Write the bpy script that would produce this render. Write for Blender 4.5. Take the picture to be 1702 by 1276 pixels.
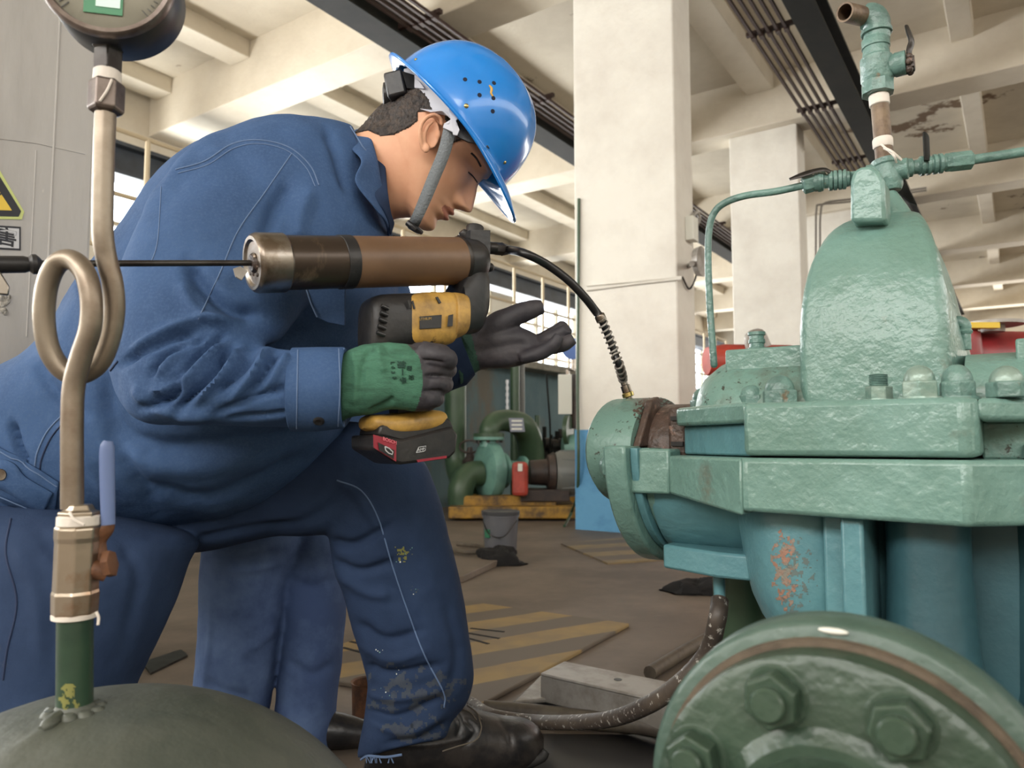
import bpy, bmesh, math, random
import numpy as np
from math import sin, cos, pi, radians, sqrt, atan2
from mathutils import Vector, Matrix, noise
from mathutils.bvhtree import BVHTree
random.seed(7)
V = Vector
C = bpy.context.scene.collection
for o in list(bpy.data.objects): bpy.data.objects.remove(o)

# ------------------------------------------------------------------ camera, world, light
FPX = 1240.0
CAMZ = 0.62
PITCH = math.atan(97 / FPX)
cam = bpy.data.cameras.new('camera')
cam_o = bpy.data.objects.new('camera', cam); C.objects.link(cam_o)
cam_o.location = (0, 0, CAMZ); cam_o.rotation_euler = (pi / 2 + PITCH, 0, 0)
cam.sensor_width = 36; cam.lens = 36 * FPX / 1702
cam.clip_start = 0.02; cam.clip_end = 200
cam.dof.use_dof = True; cam.dof.focus_distance = 1.15; cam.dof.aperture_fstop = 7.5
bpy.context.scene.camera = cam_o
vs = bpy.context.scene.view_settings
vs.view_transform = 'Standard'; vs.look = 'None'; vs.gamma = 1; vs.use_curve_mapping = False
vs.exposure = 0.95

world = bpy.data.worlds.new('world'); bpy.context.scene.world = world
world.use_nodes = True
bg = world.node_tree.nodes['Background']
bg.inputs[0].default_value = (0.80, 0.90, 1.0, 1); bg.inputs[1].default_value = 5.0

# building frame: u runs away to the right, v runs away to the left, both horizontal
TH = radians(34.2)
U = V((sin(TH), cos(TH), 0)); VV = V((-cos(TH), sin(TH), 0)); Z = V((0, 0, 1))
def UV(u, v, z=0.0): return U * u + VV * v + Z * z

def area(name, center, n, sx, sy, power, col):
    l = bpy.data.lights.new(name, 'AREA'); l.shape = 'RECTANGLE'; l.size = sx; l.size_y = sy
    l.energy = power; l.color = col
    o = bpy.data.objects.new(name, l); C.objects.link(o); o.location = center
    o.rotation_euler = V(n).to_track_quat('-Z', 'Y').to_euler()
    return o
# daylight at the window bands; the right and back lamps are added, unseen fill
area('fill_light_right', UV(4, -5.9, 3.2), VV - Z * 0.5, 17, 1.8, 240, (1.0, 0.98, 0.95))
area('fill_light_back', UV(-4.9, 1, 3.2), U - Z * 0.35, 11, 1.8, 420, (1.0, 0.98, 0.95))
area('daylight_left_windows', UV(8, 8.0, 2.6), -VV, 26, 1.9, 950, (1.0, 0.98, 0.94))
area('daylight_end_windows', UV(23.6, 1, 2.3), -U, 13, 2.4, 420, (1.0, 0.97, 0.92))

# ------------------------------------------------------------------ pixel helpers (1702x1276 frame)
FWD = V((0, cos(PITCH), sin(PITCH))); UPV = V((0, -sin(PITCH), cos(PITCH))); CAM = V((0, 0, CAMZ))
def ray(px, py): return FWD + V((1, 0, 0)) * ((px - 851) / FPX) + UPV * ((638 - py) / FPX)
def P(px, py, Y):
    r = ray(px, py); return CAM + r * (Y / r.y)
def onp(px, py, pt, n):
    r = ray(px, py); return CAM + r * ((V(pt) - CAM).dot(n) / r.dot(n))
def PT(px, py, t): return onp(px, py, U * t, U)
def FL(px, py, z=0.0): return onp(px, py, V((0, 0, z)), Z)
def ST(s, t, z): return -VV * s + U * t + Z * z
def proj(p):
    d = V(p) - CAM; f = d.dot(FWD)
    return (851 + d.x / f * FPX, 638 - d.dot(UPV) / f * FPX)
def sc(px, Y): return px * Y / FPX

# ------------------------------------------------------------------ materials
def lin(c):
    return tuple(((x / 255) / 12.92 if x / 255 <= 0.04045 else ((x / 255 + 0.055) / 1.055) ** 2.4) for x in c) + (1,)
def mat(name, col, rough=0.6, metal=0.0, c2=None, s2=8.0, lo=0.45, hi=0.62, c3=None, s3=30.0, lo3=0.62, hi3=0.68,
        bump=0.0, bs=60.0, bd=0.004, spec=0.5, coat=0.0, stretch=None, emit=None, es=1.0, b2=0.0, bs2=12.0):
    m = bpy.data.materials.new(name); m.use_nodes = True
    N = m.node_tree.nodes; L = m.node_tree.links; b = N['Principled BSDF']
    b.inputs['Roughness'].default_value = rough; b.inputs['Metallic'].default_value = metal
    b.inputs['Specular IOR Level'].default_value = spec; b.inputs['Coat Weight'].default_value = coat
    b.inputs['Base Color'].default_value = lin(col)
    if emit: b.inputs['Emission Color'].default_value = lin(emit); b.inputs['Emission Strength'].default_value = es
    tc = N.new('ShaderNodeTexCoord'); src = tc.outputs['Object']
    if stretch:
        mp = N.new('ShaderNodeMapping'); mp.inputs['Scale'].default_value = stretch
        L.new(src, mp.inputs[0]); src = mp.outputs[0]
    cur = None
    def mixin(c, s, a, z_, prev):
        t = N.new('ShaderNodeTexNoise'); t.inputs['Scale'].default_value = s; t.inputs['Detail'].default_value = 6
        t.inputs['Roughness'].default_value = 0.65
        L.new(src, t.inputs['Vector'])
        r = N.new('ShaderNodeMapRange'); r.inputs[1].default_value = a; r.inputs[2].default_value = z_
        L.new(t.outputs['Fac'], r.inputs[0])
        x = N.new('ShaderNodeMix'); x.data_type = 'RGBA'
        L.new(r.outputs[0], x.inputs[0])
        if prev is None: x.inputs[6].default_value = lin(col)
        else: L.new(prev, x.inputs[6])
        x.inputs[7].default_value = lin(c)
        return x.outputs[2]
    if c2: cur = mixin(c2, s2, lo, hi, cur)
    if c3: cur = mixin(c3, s3, lo3, hi3, cur)
    if cur: L.new(cur, b.inputs['Base Color'])
    nrm = None
    for st, s, d in ((bump, bs, bd), (b2, bs2, 0.01)):
        if st:
            t = N.new('ShaderNodeTexNoise'); t.inputs['Scale'].default_value = s; t.inputs['Detail'].default_value = 4
            L.new(src, t.inputs['Vector'])
            bn = N.new('ShaderNodeBump'); bn.inputs['Strength'].default_value = st; bn.inputs['Distance'].default_value = d
            L.new(t.outputs['Fac'], bn.inputs['Height'])
            if nrm: L.new(nrm, bn.inputs['Normal'])
            nrm = bn.outputs[0]
    if nrm: L.new(nrm, b.inputs['Normal'])
    m['x'] = 1
    return m

M_ = dict(
 plaster=mat('cream_plaster', (214, 205, 188), 0.85, c2=(200, 190, 172), s2=1.2, lo=0.4, hi=0.65, c3=(120, 98, 78), s3=0.9, lo3=0.73, hi3=0.76, bump=0.25, bs=30, bd=0.01),
 soffit=mat('slab_plaster', (205, 196, 178), 0.88, c2=(188, 178, 160), s2=0.9, lo=0.4, hi=0.65, c3=(112, 92, 74), s3=0.75, lo3=0.60, hi3=0.625, bump=0.25, bs=30, bd=0.01),
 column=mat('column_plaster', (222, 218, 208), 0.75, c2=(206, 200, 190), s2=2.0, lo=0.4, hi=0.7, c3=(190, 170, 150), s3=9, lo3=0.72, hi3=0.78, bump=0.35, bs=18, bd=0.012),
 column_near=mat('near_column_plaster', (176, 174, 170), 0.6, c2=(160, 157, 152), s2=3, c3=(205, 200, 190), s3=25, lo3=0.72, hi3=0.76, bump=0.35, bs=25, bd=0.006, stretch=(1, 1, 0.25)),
 dado=mat('blue_dado_paint', (96, 158, 200), 0.55, c2=(80, 140, 185), s2=3, bump=0.2, bs=20, bd=0.01),
 floor=mat('dusty_concrete_floor', (108, 97, 86), 0.62, c2=(94, 84, 74), s2=1.6, lo=0.38, hi=0.62, c3=(122, 110, 98), s3=3, lo3=0.45, hi3=0.75, bump=0.2, bs=20, bd=0.008),
 bluewall=mat('old_blue_wall', (88, 112, 116), 0.7, c2=(72, 98, 104), s2=1.4, c3=(98, 94, 82), s3=1.3, lo3=0.58, hi3=0.68, stretch=(1, 1, 0.5), bump=0.2, bs=12, bd=0.01),
 steel_blk=mat('black_painted_steel', (24, 26, 24), 0.7, c2=(32, 32, 29), s2=4, spec=0.2),
 girder=mat('dark_blue_grey_girder', (54, 60, 68), 0.6, c2=(44, 48, 54), s2=3),
 conductor=mat('brown_conductor_bar', (58, 40, 36), 0.6),
 teal=mat('teal_machine_paint', (112, 146, 138), 0.29, c2=(98, 130, 120), s2=7, lo=0.35, hi=0.65, c3=(104, 104, 92), s3=9, lo3=0.62, hi3=0.74, bump=0.4, bs=130, bd=0.003, b2=0.35, bs2=35, spec=0.6),
 teal_dirty=mat('teal_paint_oil_stained', (108, 142, 132), 0.4, c2=(84, 82, 72), s2=7, lo=0.5, hi=0.66, c3=(52, 54, 46), s3=90, lo3=0.60, hi3=0.66, bump=0.5, bs=110, bd=0.003),
 teal_bluelit=mat('bluish_lit_teal_paint', (96, 142, 148), 0.34, c2=(84, 126, 134), s2=5, lo=0.35, hi=0.65, c3=(170, 116, 92), s3=8, lo3=0.78, hi3=0.80, bump=0.3, bs=110, bd=0.003, b2=0.3, bs2=25),  # same teal with the bluish cast of the light put into its colour
 teal_shaded=mat('shaded_teal_paint', (56, 92, 100), 0.4, c2=(46, 78, 86), s2=4, bump=0.2, bs=90, bd=0.003),  # teal darkened where light is blocked; the shade is in the colour
 grimy=mat('rusty_oily_iron', (84, 68, 60), 0.45, c2=(48, 40, 36), s2=25, c3=(130, 104, 92), s3=60, lo3=0.6, hi3=0.66, bump=0.8, bs=90, bd=0.004),
 green=mat('green_flange_paint', (52, 70, 56), 0.36, c2=(43, 61, 48), s2=12, c3=(100, 92, 76), s3=14, lo3=0.66, hi3=0.74, bump=0.35, bs=70, bd=0.004, b2=0.4, bs2=22),
 rimgreen=mat('grey_green_flange_paint', (70, 90, 80), 0.4, c2=(60, 80, 70), s2=9, bump=0.35, bs=70, bd=0.004),
 olive=mat('olive_green_vessel_paint', (80, 84, 76), 0.5, c2=(68, 74, 66), s2=9, bump=0.5, bs=26, bd=0.006),
 dkgreen=mat('dark_green_pipe_paint', (44, 66, 50), 0.32, c2=(34, 54, 42), s2=10, c3=(150, 140, 60), s3=22, lo3=0.74, hi3=0.78, bump=0.2, bs=50),
 bggreen=mat('green_pipe_paint', (62, 84, 62), 0.4, c2=(52, 74, 54), s2=4),
 gasket=mat('brown_gasket', (92, 80, 66), 0.8, c2=(70, 60, 50), s2=30, bump=0.6, bs=80),
 steel=mat('worn_steel', (150, 144, 136), 0.32, 1.0, c2=(120, 108, 96), s2=25, bump=0.15, bs=120, bd=0.001),
 siphon=mat('dull_bronze_steel_tube', (146, 136, 122), 0.42, 0.8, c2=(116, 102, 88), s2=14, lo=0.4, hi=0.7, bump=0.2, bs=90, bd=0.001),
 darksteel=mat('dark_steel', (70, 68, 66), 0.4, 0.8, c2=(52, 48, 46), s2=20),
 valve=mat('nickel_valve_body', (170, 158, 142), 0.3, 0.9, c2=(150, 118, 92), s2=16, bump=0.3, bs=80, bd=0.001),
 tape=mat('white_thread_tape', (214, 206, 196), 0.7, bump=0.5, bs=120, bd=0.002),
 lever=mat('blue_vinyl_lever', (98, 116, 158), 0.4),
 orange=mat('rusted_orange_metal', (104, 68, 44), 0.6, c2=(70, 46, 34), s2=30, bump=0.4, bs=80),
 black=mat('black_plastic', (30, 30, 32), 0.42, c2=(42, 40, 40), s2=20, bump=0.15, bs=120),
 rubber=mat('black_rubber', (22, 22, 24), 0.35),
 case=mat('black_gauge_case', (40, 41, 44), 0.4, c2=(54, 52, 50), s2=10),
 bezel=mat('worn_gauge_bezel', (140, 130, 124), 0.35, 0.7, c2=(110, 98, 92), s2=20),
 dial=mat('pale_gauge_dial', (150, 146, 130), 0.7),
 dialgreen=mat('green_dial_mark', (70, 130, 96), 0.6), dialwhite=mat('white_dial_mark', (205, 232, 222), 0.6),
 gunbrown=mat('brown_barrel_enamel', (112, 86, 64), 0.42, c2=(98, 74, 54), s2=6, c3=(70, 56, 44), s3=35, lo3=0.7, hi3=0.75, stretch=(1, 1, 1)),
 yellow=mat('yellow_tool_plastic', (190, 150, 74), 0.45, c2=(122, 94, 54), s2=22, lo=0.42, hi=0.68, c3=(60, 50, 40), s3=40, lo3=0.62, hi3=0.68, bump=0.2, bs=80),
 red=mat('dark_red_plastic', (140, 36, 52), 0.4),
 redpaint=mat('red_machine_paint', (172, 66, 52), 0.45, c2=(140, 52, 42), s2=6),
 redpump=mat('crimson_machine_paint', (150, 36, 40), 0.35, c2=(120, 30, 34), s2=5),
 skin=mat('skin', (216, 166, 134), 0.5, c2=(206, 150, 118), s2=9, lo=0.4, hi=0.7, bump=0.12, bs=180, bd=0.001, spec=0.35),
 lip=mat('lip', (178, 118, 98), 0.45),
 hair=mat('black_hair', (36, 30, 28), 0.6, c2=(64, 52, 44), s2=120, lo=0.45, hi=0.6, bump=1.0, bs=350, bd=0.002),
 denim=mat('blue_denim_work_cloth', (60, 87, 127), 0.82, c2=(50, 74, 110), s2=6, lo=0.35, hi=0.65, c3=(68, 92, 128), s3=260, lo3=0.45, hi3=0.75, bump=0.35, bs=420, bd=0.001, spec=0.25, b2=0.25, bs2=28),
 denim_d=mat('navy_denim_trousers', (46, 63, 92), 0.85, c2=(38, 53, 80), s2=5, lo=0.35, hi=0.65, c3=(92, 92, 88), s3=7, lo3=0.66, hi3=0.82, bump=0.35, bs=380, bd=0.001, spec=0.2, b2=0.25, bs2=24),
 denim_b=mat('washed_denim_trousers', (96, 118, 156), 0.85, c2=(66, 84, 122), s2=4, lo=0.4, hi=0.6, bump=0.3, bs=300, bd=0.001, spec=0.2, b2=0.3, bs2=20),
 thread=mat('pale_seam_thread', (92, 114, 148), 0.8), thread_d=mat('dark_seam', (30, 44, 74), 0.85),
 knit=mat('green_knit_glove', (66, 114, 92), 0.85, c2=(54, 95, 76), s2=30, bump=0.5, bs=300, bd=0.002, stretch=(1, 1, 3)),
 knit_d=mat('dark_green_knit', (44, 78, 66), 0.85, bump=0.5, bs=300, bd=0.002),
 latex=mat('black_latex_coating', (52, 50, 56), 0.6, c2=(66, 62, 66), s2=25, bump=0.3, bs=160, bd=0.002),
 ink=mat('dark_print', (18, 56, 44), 0.8),
 helmet=mat('glossy_blue_helmet', (26, 122, 206), 0.22, c2=(34, 128, 212), s2=5, coat=0.3),
 band=mat('grey_white_headband', (178, 180, 190), 0.45), strap=mat('grey_webbing', (112, 118, 122), 0.75, bump=0.5, bs=300),
 hole=mat('dark_vent_hole', (8, 20, 44), 0.8), scuff=mat('yellow_paint_scuff', (206, 160, 70), 0.6),
 gunsleeve=mat('scuffed_dark_barrel', (66, 56, 48), 0.3, 0.5, c2=(130, 112, 92), s2=14, lo=0.55, hi=0.7, stretch=(1.5, 1.5, 0.35)),
 brass_dirty=mat('dull_brass', (130, 112, 60), 0.5, 0.4), goldink=mat('gold_print', (170, 140, 80), 0.6), redink=mat('red_print', (226, 120, 130), 0.6), steel_d=mat('dark_worn_nut', (110, 100, 94), 0.38, 0.8, c2=(82, 72, 68), s2=30),
 primer=mat('red_brown_primer', (150, 112, 94), 0.6, c2=(120, 122, 112), s2=60, bump=.4, bs=200), grimefilm=mat('grey_grime', (94, 108, 106), 0.6), yellowpaint=mat('old_yellow_paint', (122, 122, 66), 0.5),
 mud=mat('dried_mud', (62, 69, 80), 0.95, c2=(52, 60, 76), s2=60),
 brass=mat('brass', (190, 170, 110), 0.3, 1.0),
 shoe=mat('black_leather_shoe', (26, 26, 28), 0.38, c2=(48, 44, 42), s2=20, bump=0.3, bs=60), sole=mat('black_shoe_sole', (34, 33, 32), 0.7),
 hosegrey=mat('dusty_grey_rubber_hose', (92, 84, 72), 0.55, c2=(70, 62, 54), s2=12),
 hosespeck=mat('paint_flecked_rubber_hose', (66, 58, 52), 0.5, c2=(84, 74, 64), s2=9, c3=(168, 164, 156), s3=85, lo3=0.58, hi3=0.62, bump=0.3, bs=60),
 galv=mat('dusty_galvanised_steel', (158, 154, 148), 0.45, 0.3, c2=(128, 122, 114), s2=9, bump=0.25, bs=40),
 rustpipe=mat('rusty_brown_pipe', (118, 100, 80), 0.5, 0.3, c2=(86, 68, 54), s2=20, c3=(140, 160, 140), s3=14, lo3=0.66, hi3=0.72, bump=0.4, bs=80),
 pipe_teal=mat('teal_pipe_paint', (102, 134, 126), 0.33, c2=(80, 106, 100), s2=20, c3=(120, 104, 84), s3=28, lo3=0.62, hi3=0.68, bump=0.7, bs=90, bd=0.004),
 nutlight=mat('worn_pale_teal_nut', (132, 152, 142), 0.32, 0.2, c2=(108, 138, 128), s2=30, bump=0.4, bs=90, bd=0.003),
 cloth=mat('black_rag', (18, 18, 20), 0.9, bump=0.4, bs=60), bucket=mat('grey_plastic_bucket', (92, 94, 100), 0.4),
 lid=mat('dark_bucket_lid', (60, 62, 66), 0.4), greenlabel=mat('green_label', (40, 110, 80), 0.6),
 signy=mat('warning_yellow', (226, 192, 66), 0.5), signk=mat('sign_black', (40, 42, 48), 0.6), signw=mat('sign_white', (196, 198, 200), 0.6), signg=mat('sign_edge_yellow_green', (196, 206, 130), 0.6),
 white=mat('white_panel', (214, 214, 204), 0.6), plate=mat('sign_plate_grey', (120, 124, 138), 0.5), wire=mat('grey_wire', (112, 106, 98), 0.6),
 yellowsteel=mat('worn_yellow_base_paint', (164, 124, 44), 0.6, c2=(80, 62, 38), s2=5, lo=0.42, hi=0.58),
 greymotor=mat('grey_motor_paint', (106, 108, 104), 0.45), darkmotor=mat('dark_brown_machine', (62, 50, 44), 0.5, c2=(44, 38, 36), s2=12),
 bgteal=mat('pale_teal_pump_paint', (112, 156, 144), 0.4, c2=(96, 138, 128), s2=6),
 ledge=mat('grey_ledge', (128, 124, 112), 0.7, c2=(100, 96, 84), s2=6), rail=mat('pale_handrail', (196, 180, 150), 0.5),
 enamelw=mat('white_enamel', (208, 210, 214), 0.4), bluedial=mat('blue_ring', (70, 100, 160), 0.5),
 cement=mat('cement_crumb', (180, 176, 166), 0.9, c2=(60, 58, 54), s2=60, bump=1, bs=90, bd=0.01),
)
def striped(name, ca, cb, angle, freq, wear):
    m = bpy.data.materials.new(name); m.use_nodes = True
    N = m.node_tree.nodes; L = m.node_tree.links; b = N['Principled BSDF']; b.inputs['Roughness'].default_value = 0.65
    tc = N.new('ShaderNodeTexCoord'); mp = N.new('ShaderNodeMapping'); mp.inputs['Rotation'].default_value = (0, 0, angle)
    L.new(tc.outputs['Object'], mp.inputs[0])
    w = N.new('ShaderNodeTexWave'); w.inputs['Scale'].default_value = freq; w.inputs['Distortion'].default_value = 0.4; w.inputs['Detail Scale'].default_value = 3
    L.new(mp.outputs[0], w.inputs['Vector'])
    r = N.new('ShaderNodeMapRange'); r.inputs[1].default_value = 0.45; r.inputs[2].default_value = 0.55; L.new(w.outputs['Fac'], r.inputs[0])
    t = N.new('ShaderNodeTexNoise'); t.inputs['Scale'].default_value = 9; t.inputs['Detail'].default_value = 8; L.new(tc.outputs['Object'], t.inputs['Vector'])
    r2 = N.new('ShaderNodeMapRange'); r2.inputs[1].default_value = 0.35; r2.inputs[2].default_value = 0.7; r2.inputs[3].default_value = 1.0; r2.inputs[4].default_value = wear; L.new(t.outputs['Fac'], r2.inputs[0])
    mu = N.new('ShaderNodeMath'); mu.operation = 'MULTIPLY'; L.new(r.outputs[0], mu.inputs[0]); L.new(r2.outputs[0], mu.inputs[1])
    x = N.new('ShaderNodeMix'); x.data_type = 'RGBA'; L.new(mu.outputs[0], x.inputs[0]); x.inputs[6].default_value = lin(ca); x.inputs[7].default_value = lin(cb)
    L.new(x.outputs[2], b.inputs['Base Color']); return m
M_['stripe'] = striped('worn_yellow_striped_plate', (100, 90, 78), (148, 124, 78), radians(58), 1.35, 0.45)
M_['stripe2'] = striped('faded_yellow_striped_plate', (104, 94, 82), (142, 124, 88), radians(70), 1.1, 0.3)
g = bpy.data.materials.new('window_glass'); g.use_nodes = True
gb = g.node_tree.nodes['Principled BSDF']; gb.inputs['Transmission Weight'].default_value = 1; gb.inputs['Roughness'].default_value = 0.0; gb.inputs['IOR'].default_value = 1.1
M_['glass'] = g

# ------------------------------------------------------------------ mesh helpers
def cr(pts, n):
    """Catmull-Rom through tuples/vectors of any length"""
    pts = [np.array(p, float) for p in pts]
    if len(pts) < 3 or n <= 1: return pts
    out = []
    for i in range(len(pts) - 1):
        p0 = pts[i - 1] if i else 2 * pts[0] - pts[1]; p1 = pts[i]; p2 = pts[i + 1]
        p3 = pts[i + 2] if i + 2 < len(pts) else 2 * pts[-1] - pts[-2]
        for k in range(n):
            t = k / n
            out.append(0.5 * ((2 * p1) + (-p0 + p2) * t + (2 * p0 - 5 * p1 + 4 * p2 - p3) * t * t + (-p0 + 3 * p1 - 3 * p2 + p3) * t ** 3))
    out.append(pts[-1]); return out
class MB:
    def __init__(s): s.v = []; s.f = []; s.k = []
    def add(s, v, f, k=0):
        b = len(s.v); s.v += [tuple(x) for x in v]; s.f += [tuple(i + b for i in q) for q in f]; s.k += [k] * len(f); return s
    def loft(s, rings, caps=True, k=0):
        n = len(rings[0]); v = [p for r in rings for p in r]; f = []
        for i in range(len(rings) - 1):
            for j in range(n):
                a = i * n + j; b = i * n + (j + 1) % n
                f.append((a, b, b + n, a + n))
        if caps:
            for e, o in ((0, True), (len(rings) - 1, False)):
                c = sum((V(p) for p in rings[e]), V()) / n; v.append(c); ci = len(v) - 1
                for j in range(n):
                    a = e * n + j; b = e * n + (j + 1) % n
                    f.append((ci, b, a) if o else (ci, a, b))
        return s.add(v, f, k)
    def tube(s, pts, r, n=16, sm=1, caps=True, k=0, flat=1.0):
        rr = r if isinstance(r, (list, tuple)) else [r] * len(pts)
        q = cr([tuple(p) + (x,) for p, x in zip(pts, rr)], sm)
        ps = [V(a[:3]) for a in q]; rs = [a[3] for a in q]
        rings = []; t0 = (ps[1] - ps[0]).normalized()
        nrm = t0.orthogonal().normalized()
        for i, p in enumerate(ps):
            t = (ps[min(i + 1, len(ps) - 1)] - ps[max(i - 1, 0)])
            t = t.normalized() if t.length > 1e-9 else t0
            nrm = (nrm - t * nrm.dot(t)).normalized(); b = t.cross(nrm)
            rings.append([p + (nrm * cos(2 * pi * j / n) + b * sin(2 * pi * j / n) * flat) * rs[i] for j in range(n)])
        return s.loft(rings, caps, k)
    def lathe(s, o, d, prof, n=32, k=0, x=None, caps=True):
        """prof: list of (dist along d, radius)"""
        d = V(d).normalized(); a = V(x).normalized() if x else d.orthogonal().normalized(); a = (a - d * a.dot(d)).normalized(); b = d.cross(a)
        rings = [[V(o) + d * h + (a * cos(2 * pi * j / n) + b * sin(2 * pi * j / n)) * r for j in range(n)] for h, r in prof]
        return s.loft(rings, caps, k)
    def box(s, c, h, ax=None, k=0):
        ax = ax or (V((1, 0, 0)), V((0, 1, 0)), Z); c = V(c)
        v = [c + ax[0] * h[0] * i + ax[1] * h[1] * j + ax[2] * h[2] * l for i in (-1, 1) for j in (-1, 1) for l in (-1, 1)]
        return s.add(v, [(0, 1, 3, 2), (4, 6, 7, 5), (0, 4, 5, 1), (2, 3, 7, 6), (0, 2, 6, 4), (1, 5, 7, 3)], k)
    def prism(s, pts, ex, k=0):
        n = len(pts); pts = [V(p) for p in pts]; v = pts + [p + V(ex) for p in pts]
        f = [tuple(range(n))[::-1], tuple(range(n, 2 * n))] + [(i, (i + 1) % n, (i + 1) % n + n, i + n) for i in range(n)]
        return s.add(v, f, k)
    def ell(s, c, r, ax=None, n=24, m=14, k=0):
        ax = ax or (V((1, 0, 0)), V((0, 1, 0)), Z); c = V(c)
        rings = []
        for i in range(1, m):
            a = pi * i / m
            rings.append([c + ax[0] * r[0] * sin(a) * cos(2 * pi * j / n) + ax[1] * r[1] * sin(a) * sin(2 * pi * j / n) - ax[2] * r[2] * cos(a) for j in range(n)])
        return s.loft(rings, True, k)
    def mesh(s, name):
        me = bpy.data.meshes.new(name); me.from_pydata(s.v, [], s.f); 
        me.polygons.foreach_set('material_index', s.k) if s.k else None
        bm = bmesh.new(); bm.from_mesh(me); bmesh.ops.recalc_face_normals(bm, faces=bm.faces); bm.to_mesh(me); bm.free()
        me.update(); return me
    def obj(s, name, m, parent=None, smooth=True, bev=0.0, sub=0, seg=2, ang=35, **kw):
        return mkobj(name, s.mesh(name), m, parent, smooth, bev, sub, seg, ang, **kw)
def mkobj(name, me, m, parent=None, smooth=True, bev=0.0, sub=0, seg=2, ang=35, label=None, cat=None, group=None, kind=None, loc=None, solid=0):
    o = bpy.data.objects.new(name, me); C.objects.link(o)
    for x in (m if isinstance(m, (list, tuple)) else [m]): me.materials.append(M_[x] if isinstance(x, str) else x)
    if parent is not None:
        o.parent = parent; o.matrix_parent_inverse = Matrix.Translation(parent_world(parent)).inverted()
    elif len(me.vertices):
        n = len(me.vertices); co = np.empty(n * 3); me.vertices.foreach_get('co', co); co = co.reshape(-1, 3)
        c = V(((co[:, 0].min() + co[:, 0].max()) / 2, (co[:, 1].min() + co[:, 1].max()) / 2, co[:, 2].min()))
        if kind != 'structure':
            me.transform(Matrix.Translation(-c)); o.location = c; o['base'] = list(c)
    if smooth:
        me.polygons.foreach_set('use_smooth', [True] * len(me.polygons))
        try: me.set_sharp_from_angle(angle=radians(ang))
        except Exception: pass
    if solid:
        md = o.modifiers.new('solid', 'SOLIDIFY'); md.thickness = solid; md.offset = 0
    if bev:
        md = o.modifiers.new('bevel', 'BEVEL'); md.width = bev; md.segments = seg; md.limit_method = 'ANGLE'; md.angle_limit = radians(30)
        md.harden_normals = False
    if sub:
        md = o.modifiers.new('sub', 'SUBSURF'); md.levels = sub; md.render_levels = sub
    tagit(o, label, cat, group, kind); return o
WL = {}
def parent_world(p):
    if p.name in WL: return WL[p.name]
    if p.parent is not None: return V((0, 0, 0))
    return V(p.location)
def tagit(o, label=None, cat=None, group=None, kind=None):
    if label: o['label'] = label
    if cat: o['category'] = cat
    if group: o['group'] = group
    if kind: o['kind'] = kind
def thing(name, loc, label, cat, group=None):
    o = bpy.data.objects.new(name, None); C.objects.link(o); o.location = loc; o.empty_display_size = 0.05
    tagit(o, label, cat, group); WL[o.name] = V(loc); return o
def sub_parent_fix(child, parent):
    """child mesh in world coordinates under a part (a mesh whose own frame is world)"""
    child.parent = parent; child.matrix_parent_inverse = Matrix.Identity(4)
def eval_mesh(o):
    bpy.context.view_layer.update()
    dg = bpy.context.evaluated_depsgraph_get(); return bpy.data.meshes.new_from_object(o.evaluated_get(dg))
def voxel(mb, vox, smooth=4, fac=0.5):
    me = mb.mesh('tmp'); o = bpy.data.objects.new('tmp', me); C.objects.link(o)
    r = o.modifiers.new('r', 'REMESH'); r.mode = 'VOXEL'; r.voxel_size = vox
    if smooth:
        s = o.modifiers.new('s', 'SMOOTH'); s.iterations = smooth; s.factor = fac
    res = eval_mesh(o); bpy.data.objects.remove(o); return res
def textmesh(name, body, origin, xa, ya, size, m, parent, ext=0.0006, align='CENTER', bold=0.0):
    cu = bpy.data.curves.new(name, 'FONT'); cu.body = body; cu.size = size; cu.extrude = ext; cu.align_x = align; cu.align_y = 'CENTER'; cu.offset = bold
    o = bpy.data.objects.new('tmp', cu); C.objects.link(o); me = eval_mesh(o); bpy.data.objects.remove(o)
    xa = V(xa).normalized(); ya = V(ya).normalized(); za = xa.cross(ya)
    me.transform(Matrix(((xa.x, ya.x, za.x, origin[0]), (xa.y, ya.y, za.y, origin[1]), (xa.z, ya.z, za.z, origin[2]), (0, 0, 0, 1))))
    me.materials.clear(); return mkobj(name, me, m, parent, smooth=False)

def lofpx(mb, secs, n=40, sm=6, ex=2.3, caps=True, k=0):
    """secs: (ax,ay,bx,by,Yc,halfdepth[,dYa,dYb]) silhouette pairs -> elliptic rings"""
    ss = [tuple(s_) + (0, 0)[len(s_) - 6:] if len(s_) < 8 else tuple(s_) for s_ in secs]
    ss = [tuple(s_[:6]) + ((0.0, 0.0) if len(s_) < 8 else tuple(s_[6:8])) for s_ in secs]
    rings = []
    for q in cr(ss, sm):
        A = P(q[0], q[1], q[4] + q[6]); B = P(q[2], q[3], q[4] + q[7]); c = (A + B) / 2; a = (A - B) / 2
        dv = (c - CAM).normalized(); dv = (dv - a.normalized() * dv.dot(a.normalized())).normalized() * q[5]
        ring = []
        for j in range(n):
            th = 2 * pi * j / n; cx = cos(th); sx = sin(th)
            ring.append(c + a * (abs(cx) ** (2 / ex) * (1 if cx > 0 else -1)) + dv * (abs(sx) ** (2 / ex) * (1 if sx > 0 else -1)))
        rings.append(ring)
    return mb.loft(rings, caps, k)
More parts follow.
